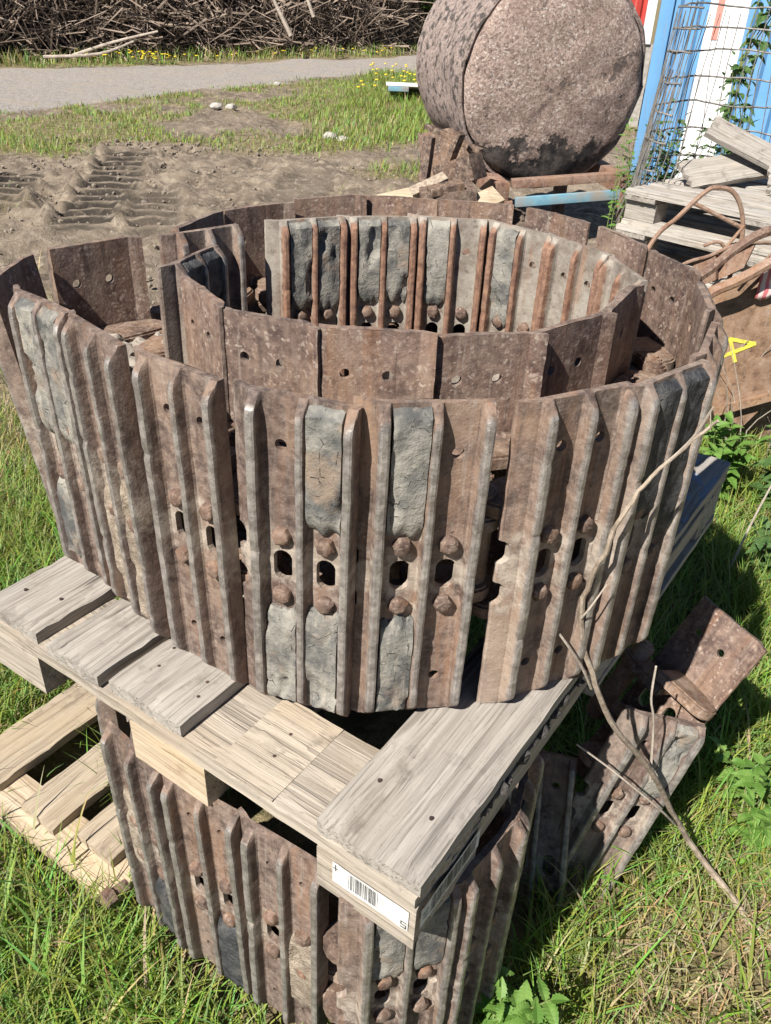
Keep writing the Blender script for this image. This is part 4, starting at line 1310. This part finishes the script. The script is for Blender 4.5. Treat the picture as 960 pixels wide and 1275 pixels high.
rod('bent_rod', 'thin rusty rod lying tangled left of the thick pipes', 'rod', [(.85, 2.95, .52), (1.0, 2.97, .66), (1.1, 2.98, .70), (1.2, 3.0, .74), (1.35, 3.05, .74)], .007)
rod('bent_rod', 'short rusty rod pointing up through the tangle by the hoop', 'rod', [(1.02, 2.96, .55), (1.13, 3.0, .68), (1.21, 3.02, .80)], .006)
rod('bent_rod', 'rusty rod with a hooked end rising between the hoop and the thick pipes', 'rod', [(1.0, 2.95, .42), (1.10, 2.98, .60), (1.16, 3.0, .70), (1.13, 3.0, .745), (1.08, 3.0, .73)], .006)
rod('bent_rod', 'rusty wire loop curling over the thick pipes at the right edge', 'rod', [(1.18, 2.85, .62), (1.25, 2.85, .74), (1.31, 2.87, .80), (1.36, 2.9, .76), (1.33, 2.9, .68), (1.24, 2.9, .66)], .005)
rod('bent_rod', 'thin straight rusty rod lying low across the foot of the hoop', 'rod', [(.86, 2.85, .44), (1.02, 2.86, .50), (1.22, 2.9, .60), (1.45, 2.95, .66)], .008)
for pts, lab in (([(1.14, 3.0, .60), (1.24, 3.0, .66), (1.27, 3.02, .76), (1.17, 3.02, .73)], 'small rusty flap of sheet metal below the hoop'),
                 ([(1.06, 2.97, .58), (1.14, 2.97, .62), (1.12, 2.98, .71), (1.05, 2.98, .68)], 'crumpled rusty scrap strip between the two thick pipes')):
    mb = MB(); base = Vector(pts[0]); V = [Vector(p) - base for p in pts]; nn = Vector((.01, .012, .004))
    mb.add(V + [p + nn for p in V], [(0, 1, 2, 3), (7, 6, 5, 4), (0, 4, 5, 1), (1, 5, 6, 2), (2, 6, 7, 3), (3, 7, 4, 0)])
    o = tag(mb.build('scrap_plate', M_PIPE), lab, 'scrap'); o.location = base
# orange sheet with the yellow figure
sh = thing('steel_sheet', 'orange rusty steel sheet with a yellow painted 4 leaning at the right edge', 'steel sheet', (1.21, 2.8, .21))
SO = Vector((1.209, 2.80, .211))
e1 = Vector((.98, -.03, .40)).normalized()            # along the lower edge
e2 = Vector((-.08, .14, .62)).normalized(); e2 = (e2 - e1 * e2.dot(e1)).normalized(); en = e1.cross(e2)
MS = Matrix(((e1.x, e2.x, en.x, 0), (e1.y, e2.y, en.y, 0), (e1.z, e2.z, en.z, 0), (0, 0, 0, 1)))
mb = MB(); mb.prism([(-.03, 0), (.62, 0), (.62, .42), (.04, .42), (-.08, .25)], -.006, .006, 'z', M=MS); mb.build('sheet', M_SHEET, sh)
mb = MB(); mb.prism([(-.035, -.022), (.62, -.022), (.62, .004), (-.035, .004)], .007, .040, 'z', M=MS); mb.build('folded_lip', M_SHEET, sh)
mb = MB(); mb.prism([(-.01, -.026), (.17, -.026), (.055, -.10)], -.004, .004, 'z', M=MS); mb.build('corner_tab', M_SHEET, sh)
M_YEL = plain_noise('worn_yellow_paint', (0.48, 0.42, 0.05), (0.66, 0.59, 0.07), 45, .75, .4, .002, (0.26, 0.17, 0.09), .75)
mb = MB()


def stroke(a, b, w):
    a, b = Vector((*a, 0)), Vector((*b, 0)); d = (b - a).normalized(); nn = Vector((-d.y, d.x, 0)) * w / 2; a = a - d * w * .3; b = b + d * w * .3
    k = .0085 + .0006 * len(mb.v) / 8
    q = [a - nn, b - nn, b + nn, a + nn]
    mb.prism([(p.x, p.y) for p in q], k - .002, k, 'z', M=MS)


Yo = Vector((.015, .135))
P4 = lambda x, y: (Yo.x + .022 + y * .115, Yo.y + .008 + (1 - x) * .092 + y * .012)     # the figure lies on its side
stroke(P4(.62, .02), P4(.62, 1.0), .013); stroke(P4(.62, 1.0), P4(.08, .34), .013); stroke(P4(.08, .34), P4(.98, .34), .013)
mb.build('painted_figure', M_YEL, sh)
mb = MB(); mb.box((0, 0, 0), (.5, .5, .02)); 
sb = thing('scrap_block', 'dark rusted steel lump propping up the orange sheet', 'scrap', (1.42, 2.92, 0))
mb = MB(); mb.box((.02, .06, .16), (.40, .22, .34), None, 0, .02); mb.build('lump', M_FRAME, sb)
mb = MB(); mb.box((-.08, .04, .35), (.34, .20, .06), Matrix.Rotation(.15, 3, 'Y'), 0, .01); mb.build('flange', M_FRAME, sb)
# striped cloth
t = NT('faded_red_white_cloth'); v = t.coord(); wv = t.n('TexWave', ins={'Vector': v, 'Scale': 11.0, 'Distortion': 1.5})
M_CLOTH = t.fin(t.mix(t.ramp(wv.outputs[1], .4, .6), (0.55, 0.16, 0.18), (0.70, 0.55, 0.52)), .8)
mb = MB(); V = []; F = []
for i in range(13):
    for j in range(9):
        V.append((.02 * i, .015 * fb(i * .4, j * .4, 1), .016 * j + .02 * fb(i * .5, j * .3, 4)))
for i in range(12):
    for j in range(8): a = i * 9 + j; F.append((a, a + 9, a + 10, a + 1))
mb.add(V, F); cl = tag(mb.build('striped_cloth', M_CLOTH, None, 60), 'crumpled red and white striped cloth hanging on the scrap at the right edge', 'cloth'); cl.location = (1.24, 2.84, .60)
md = cl.modifiers.new('s', 'SOLIDIFY'); md.thickness = .004

# ------------------------------------------------------------------ plants
def leaf_mat(name, a, b):
    t = NT(name); v = t.coord(); c = t.mix(t.ramp(t.noise(v, 30, 4, .6, t.rnd()), .35, .7), a, b)
    t.set(t.b.inputs['Base Color'], c); t.b.inputs['Roughness'].default_value = .5
    tr = t.n('BsdfTranslucent'); t.set(tr.inputs[0], c); mx = t.n('MixShader'); mx.inputs[0].default_value = .3
    t.t.links.new(t.b.outputs[0], mx.inputs[1]); t.t.links.new(tr.outputs[0], mx.inputs[2]); t.t.links.new(mx.outputs[0], t.out.inputs[0])
    return t.m


M_LEAF = leaf_mat('fresh_green_leaf', (0.10, 0.21, 0.035), (0.20, 0.33, 0.08))
M_LEAFD = leaf_mat('dull_green_leaf', (0.055, 0.12, 0.035), (0.12, 0.20, 0.06))
M_STEM = plain_noise('green_stem', (0.13, 0.20, 0.05), (0.25, 0.24, 0.10), 30, .7, .2)


def leaf(mb, base, d, L, W, droop=.5, teeth=8, roll=0.0):
    d = Vector(d).normalized(); side = d.cross(Vector((0, 0, 1)))
    side = side.normalized() if side.length > .01 else Vector((1, 0, 0))
    side = (Matrix.Rotation(roll, 3, d) @ side); up = side.cross(d)
    n = teeth * 2; V = []; F = []
    for i in range(n + 1):
        u = i / n
        w = W * (sin(pi * min(1, u ** .75)) ** .9) * (1.0 if i % 2 == 0 else .74) * .5 + .0003
        c = Vector(base) + d * L * u - Vector((0, 0, 1)) * droop * L * u * u * .5
        V += [c + side * w + up * w * .35 - d * w * (.0 if i % 2 else .25), c, c - side * w + up * w * .35 - d * w * (.0 if i % 2 else .25)]
    for i in range(n):
        a = 3 * i; F += [(a, a + 1, a + 4, a + 3), (a + 1, a + 2, a + 5, a + 4)]
    mb.add(V, F)


def plant(name, label, cat, loc, stems, hgt, lsize, mat, rr, spread=.5, pairs=5, group=None):
    p = thing(name, label, cat, loc, (0, 0, 0), group); ms = MB(); ml = MB()
    for s in range(stems):
        a = rr.uniform(0, 2 * pi); ln = rr.uniform(0, spread); H = hgt * rr.uniform(.7, 1.1)
        b = Vector((rr.uniform(-.3, .3) * spread * hgt, rr.uniform(-.3, .3) * spread * hgt, 0))
        tip = b + Vector((cos(a) * ln * H, sin(a) * ln * H, H)); mid = (b + tip) / 2 + Vector((-cos(a), -sin(a), .2)) * .06 * H
        pts = smooth_path([b, mid, tip], 6); ms.tube(pts, [.0028 * (1 - .6 * i / (len(pts) - 1)) for i in range(len(pts))], 5)
        for k in range(pairs):
            u = .25 + .75 * (k + .5) / pairs; q = pts[min(len(pts) - 1, int(u * (len(pts) - 1)))]
            for m in range(2):
                az = k * pi / 2 + m * pi + rr.uniform(-.4, .4)
                L = lsize * rr.uniform(.7, 1.1) * (1.15 - .45 * u)
                leaf(ml, q, (cos(az), sin(az), rr.uniform(.1, .7)), L, L * rr.uniform(.5, .65), rr.uniform(.4, 1.1), 7, rr.uniform(-.4, .4))
        leaf(ml, tip, (cos(a), sin(a), .8), lsize * .6, lsize * .33, .3, 6)
    ms.build('stem', M_STEM, p); ml.build('leaves', mat, p, None)
    return p


rp = random.Random(4)
plant('nettle', 'young nettle with toothed bright leaves at the foot of the lower track', 'nettle', (.235, .70, 0), 7, .17, .056, M_LEAF, rp, .6, 6)
plant('leafy_weed', 'broad leaved green weed growing by the loose track shoes', 'weed', (.82, 1.22, 0), 7, .17, .06, M_LEAF, rp, .7, 4)
plant('leafy_weed', 'leafy green weed at the right edge above the twig foot', 'weed', (.80, 1.08, 0), 6, .14, .055, M_LEAF, rp, .7, 4)
plant('leafy_weed', 'jagged bright weed clump growing under the orange sheet', 'weed', (1.13, 2.45, 0), 12, .28, .085, M_LEAF, rp, .6, 5)
plant('leafy_weed', 'tall leafy weed at the right edge below the orange sheet', 'weed', (1.33, 2.40, 0), 8, .26, .10, M_LEAFD, rp, .6, 5)
plant('leafy_weed', 'dull green weeds behind the blue end of the pallet', 'weed', (1.16, 2.02, 0), 7, .20, .08, M_LEAFD, rp, .7, 4)
plant('leafy_bush', 'straggling green bush behind the wire roll by the tank', 'bush', (1.40, 4.75, .2), 30, .72, .085, M_LEAFD, rp, .45, 8)
plant('leafy_bush', 'yellow green shoots growing in front of the tank end', 'bush', (1.30, 5.12, .0), 9, .80, .06, M_LEAF, rp, .22, 7)
plant('leafy_bush', 'thin green sapling in front of the white container stripe', 'bush', (1.95, 5.6, .0), 6, 1.15, .075, M_LEAFD, rp, .16, 8)
iv = thing('climbing_plant', 'dark green leafy climber hanging against the blue container', 'climber', (2.18, 5.9, .55)); ms = MB(); ml = MB()
for s in range(5):
    pts = smooth_path([(rp.uniform(-.06, .06), 0, -.55), (rp.uniform(-.08, .08), .05, .1), (rp.uniform(-.1, .1), .1, .55), (rp.uniform(-.12, .12), .1, .95)], 6)
    ms.tube(pts, .004, 4)
    for k in range(26):
        q = pts[rp.randrange(5, len(pts))]; a = rp.uniform(0, 2 * pi); L = rp.uniform(.05, .095)
        leaf(ml, q, (cos(a), sin(a) * .5 - .2, rp.uniform(-.5, .3)), L, L * .75, .8, 5, rp.uniform(-.6, .6))
ms.build('stem', M_STEM, iv); ml.build('leaves', M_LEAFD, iv, None)
plant('leafy_bush', 'bright green bush at the far end of the gravel road', 'bush', (.62, 25.5, 0), 26, 1.9, .22, M_LEAF, rp, .5, 12)

# dry stalks among the right-hand scrap
mb = MB()
for k in range(26):
    x = RND.uniform(.8, 1.5); y = RND.uniform(2.55, 3.0); H = RND.uniform(.2, .55)
    mb.tube(smooth_path([(x, y, 0), (x + RND.uniform(-.05, .05), y, H * .5), (x + RND.uniform(-.15, .12), y - RND.uniform(0, .1), H)], 3), [.003 * (1 - .1 * i) for i in range(7)], 4)
ds = mb.build('dry_stalks', M_PALEBARK); ds['kind'] = 'stuff'
log('single tall dry stalk standing in front of the orange sheet', [(1.02, 2.0, 0), (1.05, 2.0, .25), (1.10, 2.0, .52)], .004)
mb = MB()
for k in range(70):
    a = RND.uniform(0, 2 * pi); c = Vector((RND.uniform(.55, 1.15), RND.uniform(3.1, 3.6), RND.uniform(.25, .5)))
    d = Vector((cos(a), sin(a) * .4, RND.uniform(-.3, .5))) * RND.uniform(.08, .22)
    mb.tube([c - d, c + Vector((0, 0, .02)), c + d], .0035, 4)
dsx = mb.build('brushwood', M_BARK); dsx['kind'] = 'stuff'

# ------------------------------------------------------------------ stones, white panel, logs
def stone(label, loc, r, seed, group=None):
    bm = bmesh.new(); bmesh.ops.create_icosphere(bm, subdivisions=3, radius=r); mb = MB()
    P_ = [Vector((v.co.x * 1.25, v.co.y, v.co.z * .7)) * (1 + .35 * fb(v.co.x / r * .9 + seed, v.co.y / r * .9, v.co.z / r * .9, 3)) for v in bm.verts]
    bm.verts.index_update(); mb.add(P_, [[v.index for v in f.verts] for f in bm.faces]); bm.free()
    o = tag(mb.build('stone', M_STONE, None, 50), label, 'stone', group); o.location = loc
    return o


stone('pale stone on the bare strip below the gravel road, left of a pair', (-2.45, 11.89, .03), .065, 1)
stone('smaller pale stone touching the right of the pair below the road', (-2.27, 11.94, .02), .055, 5)
stone('larger white stone at the edge of the green grass patch', (-.81, 9.91, .02), .062, 9)
stone('low white stone at the grass edge just right of the larger one', (-.66, 9.75, .015), .055, 14)
stone('grey stone lying alone on the near edge of the gravel road', (-2.07, 14.9, .02), .05, 19)
M_PANEL = plain_noise('white_plastic', (0.70, 0.70, 0.66), (0.80, 0.80, 0.77), 6, .5, .1)
pn = thing('white_panel', 'white panel with a blue edge lying in the grass by the tank', 'panel', (0, 13.6, .12)); mb = MB()
mb.box((.12, .5, .02), (.80, 1.3, .05), Matrix.Rotation(-.15, 3, 'X'), 0, .01); mb.build('sheet', M_PANEL, pn)
mb = MB(); mb.box((-.10, -.18, .06), (.30, .05, .06), None, 0, .005); mb.build('blue_edge', M_BLUEP, pn)
log('long white stripped branch lying flat on the brush heap at left', [(-6.1, 17.1, .12), (-5.4, 17.3, .35), (-4.6, 17.5, .55)], .034)
log('pale branch bent like an elbow at the foot of the brush heap', [(-6.3, 16.2, .15), (-5.4, 16.45, .22), (-4.85, 16.75, .42)], .030)
log('pale thick branch stump on top of the heap near its middle left', [(-5.6, 18.0, 1.22), (-4.9, 17.95, 1.20), (-4.25, 17.9, 1.12)], .05)
log('slender pale pole leaning steeply in the middle of the heap', [(-2.45, 20.0, .45), (-2.75, 20.0, 1.0), (-3.1, 20.05, 1.7)], .05)
log('short pale pole leaning right of the steep one', [(-2.0, 20.3, .8), (-2.2, 20.3, 1.3), (-2.4, 20.3, 1.8)], .04)

# dandelions by the road
mb = MB(); mf = MB()
M_DAND = plain_noise('dandelion_yellow', (0.75, 0.55, 0.02), (0.85, 0.68, 0.05), 30, .7, .1)
for k in range(110):
    if k < 45: x, y = RND.uniform(-.7, .5), RND.uniform(13.5, 18.0)
    elif k < 75: x, y = RND.gauss(-5.0, .5), RND.uniform(17.2, 17.9)
    else: x, y = RND.uniform(-6, .5), 0; y = float(road_y(np.array(x))[1]) + RND.uniform(.1, .8)
    h_ = RND.uniform(.10, .2)
    mb.prism([(x + .028 * cos(2 * pi * q / 7), y + .028 * sin(2 * pi * q / 7)) for q in range(7)], h_, h_ + .012, 'z')
    mf.tube([(x, y, 0), (x, y, h_)], .004, 3)
dn = mb.build('dandelion_flowers', M_DAND); dn['kind'] = 'stuff'
dm = mf.build('dandelion_stems', M_STEM); dm['kind'] = 'stuff'

# clods of dry earth and stones lodged on the links at the back left, loose clods on the mud
mb = MB()


def clod(mb, c, r, seed):
    bm = bmesh.new(); bmesh.ops.create_icosphere(bm, subdivisions=2, radius=r)
    P_ = [Vector((v.co.x * 1.2, v.co.y, v.co.z * .8)) * (1 + .5 * fb(v.co.x / r + seed, v.co.y / r, v.co.z / r, 3)) + Vector(c) for v in bm.verts]
    bm.verts.index_update(); mb.add(P_, [[v.index for v in f.verts] for f in bm.faces]); bm.free()


for k in range(26):
    clod(mb, (-.42 + RND.gauss(0, .035), 1.27 + RND.gauss(0, .03), Z0 + .285 + RND.uniform(0, .03)), RND.uniform(.006, .016), k)
cd = mb.build('dry_clods', plain_noise('pale_dry_earth', (0.20, 0.17, 0.14), (0.38, 0.34, 0.29), 40, .95, .7), None, None); cd['kind'] = 'stuff'
mb = MB()
for k in range(1700):
    x = RND.uniform(-3.6, .5); y = RND.uniform(4.0, 9.5)
    clod_r = RND.choice([.006, .009, .012, .02]) * RND.uniform(.7, 1.2)
    bm = bmesh.new(); bmesh.ops.create_icosphere(bm, subdivisions=1, radius=clod_r)
    P_ = [v.co * (1 + .4 * fb(v.co.x / clod_r + k, v.co.y / clod_r, v.co.z / clod_r, 2)) + Vector((x, y, .004)) for v in bm.verts]
    bm.verts.index_update(); mb.add(P_, [[v.index for v in f.verts] for f in bm.faces]); bm.free()
cm = mb.build('mud_clods', plain_noise('dry_mud_clods', (0.14, 0.113, 0.088), (0.27, 0.228, 0.183), 30, .95, .7), None, None); cm['kind'] = 'stuff'
